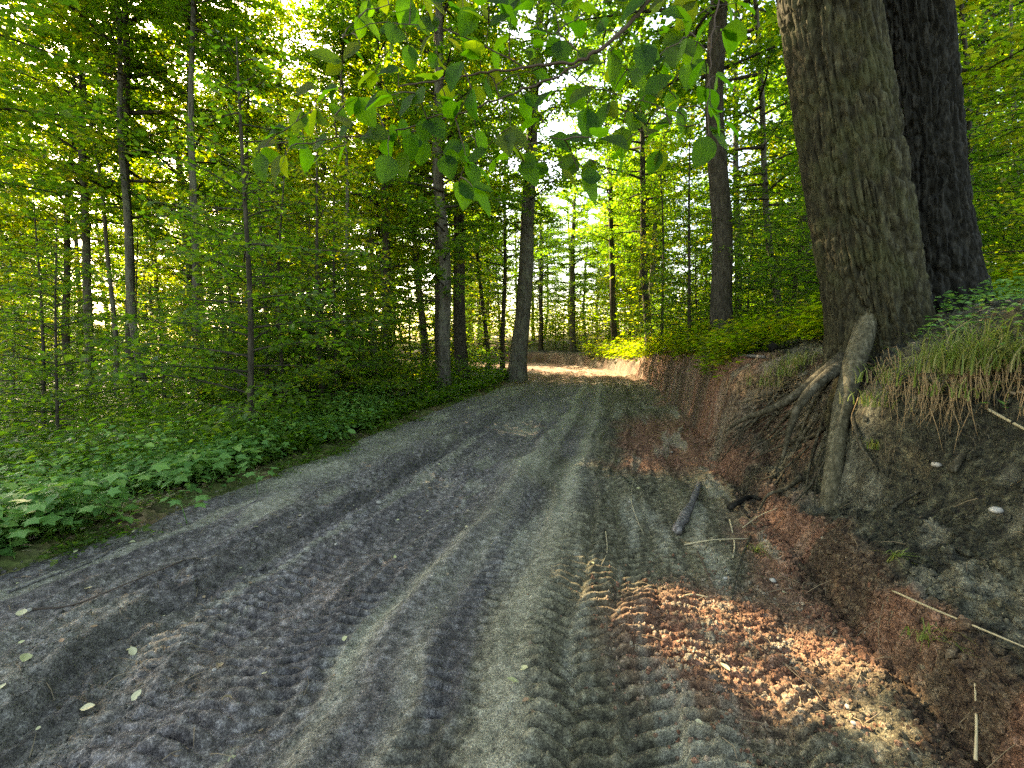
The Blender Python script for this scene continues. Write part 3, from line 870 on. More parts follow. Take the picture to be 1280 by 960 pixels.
# fine hair roots joined (too small to pick apart)
acc = Acc()
for i in range(420):
    a = random.choice([(1000, 540, 60, 60), (960, 560, 50, 50), (1180, 540, 80, 25), (1110, 560, 60, 50), (1040, 600, 60, 60), (950, 690, 60, 50), (1200, 500, 70, 18)])
    px_, py_ = a[0] + random.gauss(0, a[2] * .5), a[1] + random.gauss(0, a[3] * .5)
    if not (880 < px_ < 1300 and 470 < py_ < 800): continue
    p = surf(px_, py_) + Vector((-.02, -.03, .02))
    L_ = random.uniform(.06, .26)
    d = Vector((random.uniform(-.6, .3), random.uniform(-.7, 0), -random.uniform(.3, 1))).normalized()
    pts = [p, p + d * L_ * .4 + Vector((random.gauss(0, .01), random.gauss(0, .01), 0)), p + d * L_ + Vector((random.gauss(0, .03), -.01, random.gauss(0, .02)))]
    acc.tube(pts, [.0028, .002, .001], 3, 0, False)
o = kid('fine_roots', acc.mesh('fine_roots', [M_root])); o['kind'] = 'stuff'

# ------------------------------------------------------------------ leaf meshes for near leaves
def ovate_mesh(name, seed, mat, wide=.62, cup=.10, curl=.15, m=9):
    g = np.random.default_rng(seed)
    V = []; 
    for i in range(m):
        t = i / (m - 1)
        wv = wide * .56 * (math.sin(math.pi * t ** .85) ** .70) * (1 - .12 * t)
        if i == m - 1: wv = .004
        if i == 0: wv = .01
        zc = -curl * t * t + .015 * math.sin(t * 9 + seed)
        for q, sgn in enumerate((-1, -.5, 0, .5, 1)):
            rip = .012 * math.sin(t * 34 + abs(sgn) * 2) * abs(sgn)
            V.append((sgn * wv * (1 + .05 * g.standard_normal() * (abs(sgn) == 1)), t, zc + cup * abs(sgn) * wv * 2 - (.012 if sgn == 0 else 0) + rip))
    V = np.array(V)
    return new_mesh(name, V, grid_faces(m, 5), {'rnd': np.full(len(V), g.random())}, True, [mat])
LEAF = [ovate_mesh('near_leaf', 40 + i, M_leaf_near, .60 + .05 * (i % 4), .08 + .05 * (i % 3), .10 + .07 * (i % 3)) for i in range(8)]

def leaf_branch(thing, sk, leaves, twig_mat, seed, meshes, names='leaf'):
    """sk: skeleton world polylines [(pts, r0, r1)]; leaves: [(world pos, size)]"""
    g = random.Random(seed); acc = Acc(); nodes = []
    for pts, r0, r1 in sk:
        P = [np.array(p) for p in pts]; out = []
        for i in range(len(P) - 1):
            for q in range(5):
                out.append(P[i] * (1 - q / 5) + P[i + 1] * q / 5)
        out.append(P[-1]); out = np.array(out)
        kk = len(out); sm = out.copy()
        for _ in range(3): sm[1:-1] = (sm[:-2] + sm[1:-1] * 2 + sm[2:]) / 4
        jit = np.array([[g.gauss(0, .004) for _ in range(3)] for _ in range(kk)]); jit[0] = 0
        sm = sm + jit
        acc.tube(sm, np.linspace(r0, r1, kk), 7, 0, True, .12, seed)
        nodes += [np.array(p) for p in sm]
    order = sorted(leaves, key=lambda l: min(np.linalg.norm(np.array(l[0]) - n_) for n_ in nodes))
    for pos, size in order:
        p = np.array(pos)
        ds = [np.linalg.norm(p - n_) for n_ in nodes]; q = int(np.argmin(ds)); b = nodes[q]; dist = ds[q]
        dirn = (p - b) / (dist + 1e-6)
        if dist > .09:   # a twig that later leaves may share
            k = max(2, int(dist / .05)); pts = []
            for i in range(k + 1):
                t = i / k
                pts.append(b + (p - b) * t * .97 + np.array([0, 0, .10 * dist * math.sin(math.pi * t)]) + (np.array([g.gauss(0, .004) for _ in range(3)]) if 0 < i < k else 0))
            acc.tube(pts, np.linspace(.0034, .0013, k + 1), 4, 0, False); nodes += pts[1:]
            st = pts[-1]
        else:
            acc.tube([b, (b + p) / 2 + np.array([0, 0, .006]), p], [.0019, .0015, .0011], 4, 0, False); st = p
        # leaf: axis outwards from the twig and drooping, face turned loosely to the light
        ax = Vector((dirn[0] + g.gauss(0, .5), dirn[1] * .5 + g.gauss(0, .3), -.55 + dirn[2] * .4 + g.gauss(0, .42))).normalized()
        nm = Vector((g.gauss(0, .45), -.75 + g.gauss(0, .35), .75 + g.gauss(0, .45)))
        xx = ax.cross(nm).normalized(); zz = xx.cross(ax).normalized()
        M = Matrix((xx, ax, zz)).transposed().to_4x4()
        lf = link(names, g.choice(meshes), thing)
        q4 = M.to_quaternion()
        off = Vector(st) - ax * 0.0
        lf.rotation_mode = 'QUATERNION'; lf.rotation_quaternion = q4
        lf.location = off - thing.location; lf.scale = (size,) * 3
        nodes.append(np.array(off))
        if seed == 3 and g.random() < .7:
            l2 = lf.copy(); COL.objects.link(l2); l2.rotation_quaternion = q4 @ Euler((g.gauss(0, .5), g.gauss(0, .5), g.choice((-1, 1)) * g.uniform(.6, 1.3))).to_quaternion(); l2.scale = (size * g.uniform(.6, .9),) * 3
    tw = link('twig', acc.mesh('twigs', [twig_mat]), thing, -thing.location)
    return tw

def Lp(px_, py_, g, y0=1.75, y1=2.25): return at(px_, py_, g.uniform(y0, y1))
gl = random.Random(5)
big = [(448,34,34),(481,10,32),(498,20,30),(528,8,30),(495,47,36),(513,70,32),(488,72,24),(428,60,30),(428,87,30),(450,66,22),(559,60,34),(579,64,34),(549,84,34),(575,87,30),(602,84,30),(619,70,34),(609,40,30),(562,18,30),(535,30,26),(636,55,30),(579,7,26),
(394,121,30),(424,119,26),(396,151,34),(418,154,28),(357,175,32),(325,208,42),(357,212,46),(411,190,42),(434,195,34),(456,182,42),(448,134,34),(488,138,50),(520,128,34),(532,160,30),(485,182,34),(501,205,38),(515,178,34),(485,210,40),(569,158,26),(575,188,28),(572,238,30),(592,250,42),(595,222,34),(606,200,34),(596,175,30),(632,182,36),(656,215,34),(622,134,32),(640,170,26),
(719,42,44),(685,54,34),(808,17,48),(788,58,52),(801,74,48),(764,77,34),(892,37,44),(909,20,36),(921,14,30),(848,77,58),(815,92,38),(784,100,32),(862,104,62),(872,67,46),(811,114,28),(747,92,28),(694,128,34),(710,121,34),(771,116,26),(734,151,40),(808,129,28),(848,144,24),(825,150,26),(835,124,26),(791,153,26),(807,178,42),(838,166,30),(857,173,36),(776,171,30),(776,202,42),(751,188,38),(707,188,36),(727,245,54),(684,220,24),(702,220,24),(888,181,50),(885,190,48),(882,128,44),(905,165,32),(888,148,36),(650,216,30),(747,172,26),
(665,100,30),(700,95,30),(655,75,30),(675,160,28),(690,180,26),(720,210,30),(740,120,30),(760,140,28),(860,40,36),(840,50,34),(905,50,36),(640,30,26),(665,20,26),(745,30,30),(770,10,30),(690,12,26),(720,75,30),(590,120,28),(560,140,28),(545,110,28),(500,100,28),(470,100,26),(530,185,30),(555,205,28),(620,210,28),(440,165,30),(470,150,30),(380,195,32),(398,208,34),(345,190,30),(505,160,28),(610,10,26),(545,50,26),(880,90,36),(895,105,30),(870,15,34),(930,60,28),(822,200,26),(745,215,28),(460,12,30),(515,8,28),(550,6,28),(595,22,28),(625,12,26),(650,8,26),(705,30,30),(730,8,30),(755,50,32),(835,8,34),(858,60,36),(830,95,34),(770,95,30),(700,60,28),(670,70,28),(610,100,26),(560,115,26),(410,140,30),(380,150,30),(655,130,26),(585,215,26)]
lv = []
for a, b, s_ in big:
    Y = gl.uniform(1.65, 2.15) if s_ > 34 else gl.uniform(1.9, 2.5)
    size = s_ * 1.22 / F * Y
    lv.append((at(a + gl.uniform(-2, 2), b - s_ * .38, Y), min(.12, max(.055, size))))
sk = [([at(1010, -230, 1.9), at(900, -110, 1.9), at(838, -30, 1.92), at(812, 0, 1.95), at(782, 38, 1.98), at(745, 66, 2.0), at(728, 78, 2.0), at(700, 80, 2.03), at(655, 84, 2.06), at(600, 92, 2.1), at(548, 100, 2.12), at(498, 106, 2.12)], .0115, .0032),
      ([at(728, 78, 2.0), at(702, 92, 2.02), at(672, 106, 2.04), at(625, 122, 2.07), at(590, 138, 2.1), at(545, 152, 2.1), at(480, 165, 2.05), at(420, 172, 2.0), at(370, 180, 1.95)], .0055, .0022),
      ([at(704, 84, 2.02), at(716, 96, 2.0), at(745, 112, 1.98), at(790, 122, 1.96), at(850, 140, 1.92)], .0035, .0015),
      ([at(900, -110, 1.9), at(905, -40, 1.88), at(895, 20, 1.86), at(886, 80, 1.84), at(884, 130, 1.84)], .0045, .0015),
      ([at(655, 84, 2.06), at(610, 60, 2.1), at(540, 30, 2.15), at(470, 28, 2.15), at(430, 45, 2.12)], .0035, .0014)]
br = link('overhanging_branch', None, None, at(1010, -230, 1.9))
tag(br, 'leafy broadleaf branch hanging across the top of the view over the track', 'branch')
leaf_branch(br, sk, lv, M_twig, 3, LEAF)
# ------------------------------------------------------------------ low plants
def maple_mesh(name, seed, mat):
    g = np.random.default_rng(seed)
    lob = [(-150, .30), (-118, .62), (-92, .42), (-62, .92), (-34, .55), (0, 1.0), (34, .55), (62, .92), (92, .42), (118, .62), (150, .30)]
    V = [(0, .22, 0.0), (0, -.02, 0)]
    for a, r in lob:
        r *= g.uniform(.92, 1.08) * .62
        V.append((r * math.sin(R_(a)), .22 + r * math.cos(R_(a)), -.22 * r * r + g.normal(0, .015)))
    F_ = [(0, i + 1, i) for i in range(2, len(V) - 1)] + [(0, 2, 1), (0, 1, len(V) - 1)]
    return new_mesh(name, np.array(V), np.array(F_), {'rnd': np.full(len(V), g.random())}, False, [mat])
MAPLE = [maple_mesh('maple_leaf', 80 + i, M_leaf_low) for i in range(5)]

def low_plant(px_, py_, h, nl, size, label, seed, name='maple_seedling', cat='plant', group=None):
    g = random.Random(seed); p = surf(px_, py_)
    o = link(name, None, None, p); tag(o, label, cat, group)
    acc = Acc()
    acc.tube([(0, 0, -.03), (g.gauss(0, .02), g.gauss(0, .02), h * .5), (g.gauss(0, .03), g.gauss(0, .03), h)], [.004, .003, .002], 5, 0)
    for i in range(nl):
        az = i * 2.4 + g.uniform(-.3, .3); hh = h * (1 - .55 * (i // 3) / max(1, nl / 3)) 
        L_ = size * g.uniform(.7, 1.5)
        tip = Vector((math.cos(az) * L_, math.sin(az) * L_, hh + L_ * .35))
        acc.tube([(0, 0, hh), (tip.x * .5, tip.y * .5, hh + L_ * .3), tuple(tip)], [.0018, .0015, .001], 3, 0, False)
        ax = Vector((math.cos(az), math.sin(az), -.15 + g.gauss(0, .1))).normalized()
        nm = Vector((g.gauss(0, .25), g.gauss(0, .25) - .15, 1)); xx = ax.cross(nm).normalized(); zz = xx.cross(ax)
        lf = link('leaf', g.choice(MAPLE), o); lf.rotation_mode = 'QUATERNION'
        lf.rotation_quaternion = Matrix((xx, ax, zz)).transposed().to_quaternion(); lf.location = tip; lf.scale = (size * g.uniform(.8, 1.25),) * 3
    link('stem', acc.mesh('stem', [M_leaf_low]), o)
    return o
PL = [(70, 600, .42, 9, .17, 'tall bright maple seedling at the left edge beside the fallen log'),
      (125, 608, .45, 10, .17, 'broad bright maple seedling right of the fallen log'),
      (165, 640, .32, 9, .14, 'low maple seedling in the middle of the green patch'),
      (40, 670, .34, 9, .15, 'maple seedling at the left edge below the log'),
      (100, 675, .28, 8, .13, 'small maple seedling near the verge at the left'),
      (215, 632, .30, 8, .13, 'maple seedling at the right part of the green patch'),
      (262, 612, .30, 8, .12, 'maple seedling in front of the thin bending sapling'),
      (322, 618, .22, 7, .11, 'small pale maple seedling alone on the verge by the track'),
      (300, 604, .20, 6, .10, 'tiny maple seedling behind the lone pale one on the verge'),
      (345, 580, .22, 7, .10, 'bright small seedling on the verge below the double sapling'),
      (235, 655, .20, 6, .11, 'low seedling at the rim of the verge in front of the green patch'),
      (20, 700, .24, 7, .12, 'lowest seedling at the left frame edge')]
for i, a in enumerate(PL): low_plant(*a, 900 + i)

def cover(name, n, sampler, hmin, hmax, leaf, mat, label, per=7, seed=0, detail=1, spread=.09, tiers=1):
    g = np.random.default_rng(seed)
    x, y, sc = sampler(g, n)
    keep = np.ones(len(x), bool)
    z = heights(x, y)
    hh = g.uniform(hmin, hmax, len(x)) * sc
    P = []; A = []; N = []; S = []
    az = g.uniform(0, 6.28, len(x))
    for k in range(per):
        a = az + k * 2.4 + g.normal(0, .25, len(x))
        lv_ = hh * (1 - .7 * (k % (tiers + 1)) / (tiers + 1) * g.random(len(x)))
        rr = spread * sc * g.uniform(.2, 1.2, len(x))
        P.append(np.stack([x + np.cos(a) * rr, y + np.sin(a) * rr, z + lv_], 1))
        A.append(np.stack([np.cos(a), np.sin(a), g.normal(-.1, .25, len(x))], 1))
        N.append(np.stack([g.normal(0, .3, len(x)), g.normal(0, .3, len(x)), np.ones(len(x))], 1))
        S.append(leaf * sc * g.uniform(.55, 1.3, len(x)))
    P = np.concatenate(P); A = np.concatenate(A); N = np.concatenate(N); S = np.concatenate(S)
    V, T, k = leaves_geo(P, A, N, S, .66, .2, detail)
    me = new_mesh(name, V, T, {'rnd': np.repeat(g.random(len(P)), k)}, True, [mat])
    o = link(name, me); tag(o, label, None, None, 'stuff'); return o

def samp_left_near(g, n):
    y = g.uniform(2.2, 7.5, n); d = g.gamma(1.5, .95, n) + .12
    x = Lf(y) - d
    m = (fbm(x, y, 1.1, 3, 301) > -.10) & (d < 5) & (x > -1.35 * y - 1)
    # bright patch lives at the left foreground, thinner towards the track bend
    m &= g.random(n) < np.where(y < 5.0, 1, .6)
    return x[m], y[m], np.ones(m.sum()) * g.uniform(.8, 1.3, m.sum())
cover('low_green_plants', 4600, samp_left_near, .05, .30, .085, M_leaf_low, 'bright green low leafy plants on the ground left of the track', 8, 31)
def samp_ferny(g, n):
    y = g.uniform(2.4, 9, n); d = g.gamma(2.2, .8, n) + .05
    x = Lf(y) - d; m = (fbm(x, y, 1.6, 3, 311) > -.02) & (x > -1.35 * y - 1); return x[m], y[m], g.uniform(.6, 1.3, m.sum())
cover('ferny_weeds', 1100, samp_ferny, .18, .62, .055, M_leaf_low, 'taller ferny green weeds growing among the low plants at the left', 22, 36, 0, .15, 6)
def samp_edge(g, n):
    y = np.exp(g.uniform(math.log(1.8), math.log(17), n)); d = g.normal(.08, .16, n)
    x = Lf(y) - d; m = (fbm(x, y, 1.9, 3, 312) > .0) & (x > -1.35 * y - 1); return x[m], y[m], g.uniform(.5, 1.2, m.sum()) * (1 + .03 * y[m])
cover('edge_weeds', 1500, samp_edge, .01, .10, .045, M_leaf, 'small scattered weeds straggling over the left track edge', 6, 37, 0, .06, 1)
def samp_left_verge(g, n):
    y = 4.5 + 15 * g.random(n) ** 1.2; d = g.gamma(1.3, .45, n) + .22
    x = Lf(y) - d
    return x, y, g.uniform(.7, 1.2, n) * (1 + .04 * y)
cover('verge_plants', 2600, samp_left_verge, .04, .20, .07, M_leaf, 'small olive green plants along the left verge', 7, 32)
def samp_left_mid(g, n):
    y = 4.5 + 24 * g.random(n) ** 1.3; x = Lf(y) - .6 - (y * .9 + 2) * g.random(n)
    m = (fbm(x, y, .6, 3, 303) > -.25) & (x > -1.35 * y - 1)
    x, y = x[m], y[m]; return x, y, g.uniform(.8, 1.3, len(x)) * (1 + .05 * y)
cover('undergrowth', 9000, samp_left_mid, .10, .55, .075, M_leaf, 'shaded leafy undergrowth on the floor of the left wood', 7, 33, 0, .14, 3)
def samp_right(g, n):
    y = 3.2 + 26 * g.random(n) ** 1.3; d = np.where(y > 6.5, .22, 1.15) + (y * .8 + 1.5) * g.random(n) ** 1.7
    x = Rf(y) + d
    m = (x < 1.35 * y + 1.5) & (fbm(x, y, .7, 3, 304) > -.35) & (np.hypot(x - 3.3, y - 4) > .65) & (np.hypot(x - 4.4, y - 4.7) > .75) & ~((y < 5.0) & (x > 2.9) & (x < 5.8))
    x, y = x[m], y[m]; return x, y, g.uniform(.8, 1.3, len(x)) * (1 + .045 * y)
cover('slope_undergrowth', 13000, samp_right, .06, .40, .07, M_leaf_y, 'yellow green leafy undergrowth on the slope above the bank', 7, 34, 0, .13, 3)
def samp_far(g, n):
    y = 22 + 60 * g.random(n); x = g.uniform(-1.25, 1.25, n) * y
    m = ((x < Lf(y) - .4) | (x > Rf(y) + .9)) & (fbm(x, y, .22, 3, 305) > -.35)
    x, y = x[m], y[m]; return x, y, g.uniform(.8, 1.6, len(x)) * (1 + .012 * y)
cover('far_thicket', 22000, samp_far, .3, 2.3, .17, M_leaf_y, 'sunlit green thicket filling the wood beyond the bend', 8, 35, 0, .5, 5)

# leaf litter
def litter(name, n, smp, label, seed, size=.045):
    g = np.random.default_rng(seed); x, y = smp(g, n)
    z = heights(x, y) + .008 + g.random(len(x)) * .012
    a = g.uniform(0, 6.28, len(x))
    V, T, k = leaves_geo(np.stack([x, y, z], 1), np.stack([np.cos(a), np.sin(a), g.normal(0, .25, len(x))], 1),
                         np.stack([g.normal(0, .35, len(x)), g.normal(0, .35, len(x)), np.ones(len(x))], 1), size * g.uniform(.6, 1.3, len(x)) * (1 + .03 * y), .7, .25, 0)
    o = link(name, new_mesh(name, V, T, {'rnd': np.repeat(g.random(len(x)), k)}, False, [M_dryleaf])); tag(o, label, None, None, 'stuff')
def s_l(g, n):
    y = 2 + 18 * g.random(n) ** 1.5; x = Lf(y) - .15 - (y + 1.5) * g.random(n); m = x > -1.4 * y - 1; return x[m], y[m]
litter('leaf_litter', 9000, s_l, 'brown dry leaves littering the left forest floor', 41)
def s_r(g, n):
    y = 2 + 18 * g.random(n) ** 1.5; x = Rf(y) + 1.0 + (y + 1) * g.random(n); m = x < 1.4 * y + 1.5; return x[m], y[m]
litter('slope_litter', 6000, s_r, 'brown dry leaves littering the slope above the bank', 42)

# grass tufts on the bank
def grass(px_, py_, n, h, label, seed, spread=.12, lean=(-.3, -.5)):
    g = np.random.default_rng(seed); p = surf(px_, py_)
    if n <= 40: spread = .02
    V = []; Fq = []; rn = []
    for i in range(n):
        b = np.array([g.normal(0, spread), g.normal(0, spread), -.02]); a = g.uniform(0, 6.28)
        out = np.array([math.cos(a) + lean[0], math.sin(a) + lean[1], 0]) * g.uniform(.2, 1.3)
        L_ = h * g.uniform(.5, 1.2); w_ = g.uniform(.003, .006); sd = np.array([-math.sin(a), math.cos(a), 0]) * w_
        m = 6; k0 = len(V)
        for k in range(m):
            t = k / (m - 1)
            c = b + np.array([0, 0, 1]) * L_ * (t - .55 * t * t * g.uniform(.8, 1.2)) + out * L_ * t * t * .75
            V += [c - sd * (1 - t * .92), c + sd * (1 - t * .92)]
            if k: Fq.append((k0 + 2 * k - 2, k0 + 2 * k - 1, k0 + 2 * k + 1, k0 + 2 * k))
        rn += [g.random()] * (2 * m)
    o = link('grass_tuft', new_mesh('grass_tuft', np.array(V), np.array(Fq), {'rnd': rn}, True, [M_grass]), None, p)
    tag(o, label, 'grass tuft'); return o
acc = Acc(); gh = random.Random(8)
for i in range(420):
    px_ = gh.uniform(1075, 1300); py_ = 478 + gh.gauss(0, 12) + 14 * math.sin(px_ * .05) - (px_ - 1180) * .06
    if gh.random() < .3: px_ = gh.uniform(880, 1020); py_ = 480 + gh.gauss(0, 8)
    p = surf(px_, py_) + Vector((-.02, -.04, .03)); L_ = gh.uniform(.08, .30)
    d = Vector((gh.uniform(-.7, .1), gh.uniform(-.9, -.2), 0)).normalized()
    pts = [p, p + d * L_ * .35 + Vector((0, 0, .02)), p + d * L_ * .55 + Vector((gh.gauss(0, .02), 0, -L_ * .35)), p + d * L_ * .6 + Vector((gh.gauss(0, .04), 0, -L_ * .9))]
    acc.tube(pts, [.0030, .0026, .002, .0008], 3, 0, False)
o = link('hanging_dry_grass', acc.mesh('hanging_dry_grass', [plain_mat('dead_grass', (.10, .06, .025), (.30, .21, .10), 20)]))
tag(o, 'matted dead grass and rootlets hanging over the rim of the bank', None, None, 'stuff')
def samp_top(g, n):
    y = g.uniform(2.0, 5.0, n); x = Rf(y) + g.uniform(.95, 2.6, n); m = (np.hypot(x - 3.2, y - 4) > .5) & (np.hypot(x - 4.25, y - 4.7) > .75)
    return x[m], y[m], g.uniform(.6, 1.2, m.sum())
cover('bank_top_weeds', 420, samp_top, .05, .20, .05, M_leaf_low, 'small green weeds among the grass on the near bank top', 8, 38, 0, .09, 3)
acc = Acc(); gh = random.Random(18)
for i in range(520):
    y = math.exp(gh.uniform(math.log(1.3), math.log(8))); q = gh.random()
    x = float(Rf(y)) + gh.gauss(-.2, .55) if q < .6 else float(Lf(y)) + gh.uniform(-.1, 2.4)
    L_ = gh.uniform(.02, .13); a = gh.uniform(0, 6.28); dx, dy = math.cos(a) * L_, math.sin(a) * L_
    p0 = (x, y, H(x, y) + .006); p2 = (x + dx, y + dy, H(x + dx, y + dy) + .008); pm = ((p0[0] + p2[0]) / 2 + gh.gauss(0, L_ * .08), (p0[1] + p2[1]) / 2, (p0[2] + p2[2]) / 2 + .008)
    acc.tube([p0, pm, p2], [.0022, .0018, .001], 3, 0, False)
o = link('twig_debris', acc.mesh('twig_debris', [plain_mat('debris', (.05, .035, .02), (.24, .19, .11), 3)]))
tag(o, 'broken twigs and stalks strewn over the track edges', None, None, 'stuff')
GR = [(1105, 505, 80, .26, 'small green grass tuft at the foot of the giant tree above the root hollow'),
      (1130, 480, 90, .28, 'grass tuft against the base of the giant tree, right of the front trunk'),
      (1180, 462, 150, .36, 'bushy grass tuft on the bank top right of the giant tree'),
      (1215, 455, 200, .42, 'largest overhanging grass tuft at the right rim of the bank'),
      (1255, 460, 160, .36, 'grass tuft at the right frame edge on the bank top'),
      (1240, 430, 140, .36, 'grass tuft behind the largest one on the bank top'),
      (1195, 490, 70, .22, 'grass tuft hanging over the bare soil at the right'),
      (985, 468, 170, .32, 'grass tuft on the bank just left of the giant tree'),
      (965, 480, 90, .28, 'grass tuft hanging over the bared roots'),
      (1005, 455, 90, .30, 'grass tuft touching the left side of the giant tree'),
      (1120, 700, 30, .16, 'thin sparse grass on the soil face below the hollow'),
      (1095, 560, 40, .16, 'straggly grass beside the small hanging root'),
      (945, 690, 26, .18, 'dry grass strands at the foot of the clay ridge'),
      (1160, 800, 26, .20, 'sparse grass near the foot of the bank at the lower right')]
for i, a in enumerate(GR): grass(*a, 1000 + i)

# ------------------------------------------------------------------ sticks, logs, stones
def stick(pxs, r0, r1, label, name='fallen_stick', cat='stick', mat=None, lift=.0, seed=0, n=8, noise=.15, grp=None):
    pts = [surf(a, b) + Vector((0, 0, lift + r0 * .6)) for a, b in pxs]
    org = pts[0].copy(); loc = [p - org for p in pts]
    rr = np.linspace(r0, r1, len(pts))
    o = px_tube(name, loc, list(rr), None, None, mat or M_wood_grey, n, noise, seed, 5)
    o.location = org; tag(o, label, cat, grp); return o
stick([(846, 668), (856, 650), (866, 630), (874, 607)], .042, .026, 'short thick grey log piece lying by the foot of the clay ridge', 'fallen_log', 'log', n=16, seed=2, noise=.32)
stick([(912, 640), (925, 632), (938, 626), (950, 630)], .03, .016, 'dark charred looking wood chunk against the bank foot', 'wood_chunk', 'wood', M_bark_dark, .02, seed=3)
stick([(918, 618), (930, 640), (936, 648)], .016, .008, 'dark forked twig beside the charred wood chunk', seed=4, mat=M_bark_dark)
stick([(34, 763), (90, 758), (150, 735), (232, 701)], .006, .003, 'long thin twig lying across the left bench of the track', seed=5, mat=M_twig)
stick([(10, 742), (60, 722), (110, 705), (165, 676)], .009, .004, 'pale twig along the left verge of the track', seed=6)
stick([(792, 600), (789, 625), (796, 650), (804, 668)], .004, .002, 'hair-thin curved twig on the tread prints left of the log piece', seed=7, mat=M_straw)
stick([(757, 665), (759, 690), (752, 706)], .004, .002, 'tiny curved stalk lying on the tyre prints', seed=8, mat=M_straw)
stick([(855, 682), (890, 676), (938, 674)], .006, .003, 'thin pale stick lying level below the log piece', seed=9, mat=M_straw)
stick([(912, 650), (918, 680), (916, 698)], .008, .004, 'short pale stick pointing down from the wood chunk', seed=10, mat=M_straw)
stick([(938, 672), (925, 705), (914, 752)], .010, .005, 'mossy brown stick slanting down toward the white stone', seed=11, mat=M_root)
stick([(872, 690), (882, 712), (896, 745)], .005, .003, 'thin dark stick below the level pale one', seed=12, mat=M_twig)
stick([(850, 748), (866, 745), (885, 748)], .006, .004, 'short pale stick just above the sunlit clods', seed=13, mat=M_straw)
stick([(928, 665), (950, 650), (972, 640)], .004, .002, 'straw stalk leaning on the clay ridge', seed=14, mat=M_straw, lift=.03)
stick([(1115, 748), (1160, 768), (1210, 790), (1282, 822)], .005, .003, 'long straw stalk lying across the lower right bank', seed=15, mat=M_straw, lift=.03)
stick([(1218, 965), (1219, 920), (1217, 868)], .005, .003, 'upright straw stalk at the lower right corner', seed=16, mat=M_straw, lift=.04)
stick([(1118, 640), (1090, 670), (1060, 690)], .006, .003, 'thin root like stick on the soil below the root hollow', seed=17, mat=M_root)
stick([(1110, 640), (1150, 615), (1190, 600)], .012, .006, 'dark stick slanting up the soil face right of the hollow', seed=18, mat=M_root)
stick([(1188, 600), (1196, 588), (1203, 578)], .02, .016, 'short pale broken root stub poking from the soil face', 'root_stub', 'root', M_root, .03, seed=19)
stick([(1235, 518), (1255, 530), (1290, 550)], .010, .006, 'pale stick lying on the soil at the right frame edge', seed=20, mat=M_straw, lift=.02)
stick([(862, 433), (900, 424), (935, 428), (968, 440)], .09, .06, 'dark rotten log lying on the bank beneath the crooked tree', 'fallen_log', 'log', M_bark_dark, 0, seed=21, n=14)
stick([(870, 445), (905, 447), (955, 452)], .035, .02, 'grey dead branch lying in front of the dark rotten log', 'fallen_branch', 'branch', M_wood_grey, .03, seed=22)
stick([(-20, 612), (30, 604), (78, 600), (98, 604)], .10, .07, 'dark fallen log at the left edge behind the bright seedlings', 'fallen_log', 'log', M_bark_dark, .05, seed=23, n=14)
stick([(0, 575), (30, 545), (60, 520)], .03, .015, 'pale dead branch slanting up behind the left fallen log', 'fallen_branch', 'branch', M_root, .12, seed=24)
stick([(500, 497), (520, 491), (545, 488)], .08, .06, 'grey mossy log on the verge left of the dark straight tree', 'fallen_log', 'log', M_wood_grey, .03, seed=25, n=12)
stick([(1100, 358), (1078, 366), (1068, 364)], .006, .002, 'dead twig sticking from the front of the giant trunk', 'dead_twig', 'twig', M_straw, .0, seed=26)

def ico_verts():
    t = (1 + 5 ** .5) / 2
    v = np.array([(-1, t, 0), (1, t, 0), (-1, -t, 0), (1, -t, 0), (0, -1, t), (0, 1, t), (0, -1, -t), (0, 1, -t), (t, 0, -1), (t, 0, 1), (-t, 0, -1), (-t, 0, 1)], float)
    v /= np.linalg.norm(v[0])
    f = [(0, 11, 5), (0, 5, 1), (0, 1, 7), (0, 7, 10), (0, 10, 11), (1, 5, 9), (5, 11, 4), (11, 10, 2), (10, 7, 6), (7, 1, 8), (3, 9, 4), (3, 4, 2), (3, 2, 6), (3, 6, 8), (3, 8, 9), (4, 9, 5), (2, 4, 11), (6, 2, 10), (8, 6, 7), (9, 8, 1)]
    return v, np.array(f)
IV, IF = ico_verts()
def ico2():
    V = [tuple(v) for v in IV]; F_ = []; c = {}
    def mid(a, b):
        k = (min(a, b), max(a, b))
        if k not in c:
            m = np.array(V[a]) + np.array(V[b]); m /= np.linalg.norm(m); V.append(tuple(m)); c[k] = len(V) - 1
        return c[k]
    for a, b, d in IF:
        x, y, z = mid(a, b), mid(b, d), mid(d, a); F_ += [(a, x, z), (b, y, x), (d, z, y), (x, y, z)]
    return np.array(V), np.array(F_)
IV2, IF2 = ico2()
def clods(name, n, smp, size, mat, label, seed, cattr):
    g = np.random.default_rng(seed); x, y = smp(g, n); n = len(x)
    s = size * np.exp(g.normal(0, .38, n)); z = heights(x, y) + s * .25
    B = IV2 if n < 2500 else IV; FF = IF2 if n < 2500 else IF
    k = len(B)
    V = B[None] * (1 + .28 * g.standard_normal((n, k, 1)) * .6) * g.uniform(.6, 1.25, (n, 1, 3)) * s[:, None, None]
    V = V + np.stack([x, y, z], 1)[:, None]
    T = (FF[None] + (np.arange(n) * k)[:, None, None]).reshape(-1, 3)
    V = V.reshape(-1, 3)
    A = cattr(V[:, 0], V[:, 1], V[:, 2])
    o = link(name, new_mesh(name, V, T, A, False, [mat])); tag(o, label, None, None, 'stuff')
def s_patch(g, n):
    x = g.normal(1.12, .30, n); y = g.normal(2.12, .32, n); m = (x < Rf(y) + .12); return x[m], y[m]
clods('clay_clods', 4200, s_patch, .0068, M_soil, 'loose reddish clay clods churned up in the sunlit patch', 51,
      lambda x, y, z: {'clay': np.clip(.75 + .4 * vn2(x * 9, y * 9, 3), 0, 1), 'grey': 0 * x, 'sand': np.clip(vn2(x * 14, y * 14, 4), 0, .5)})
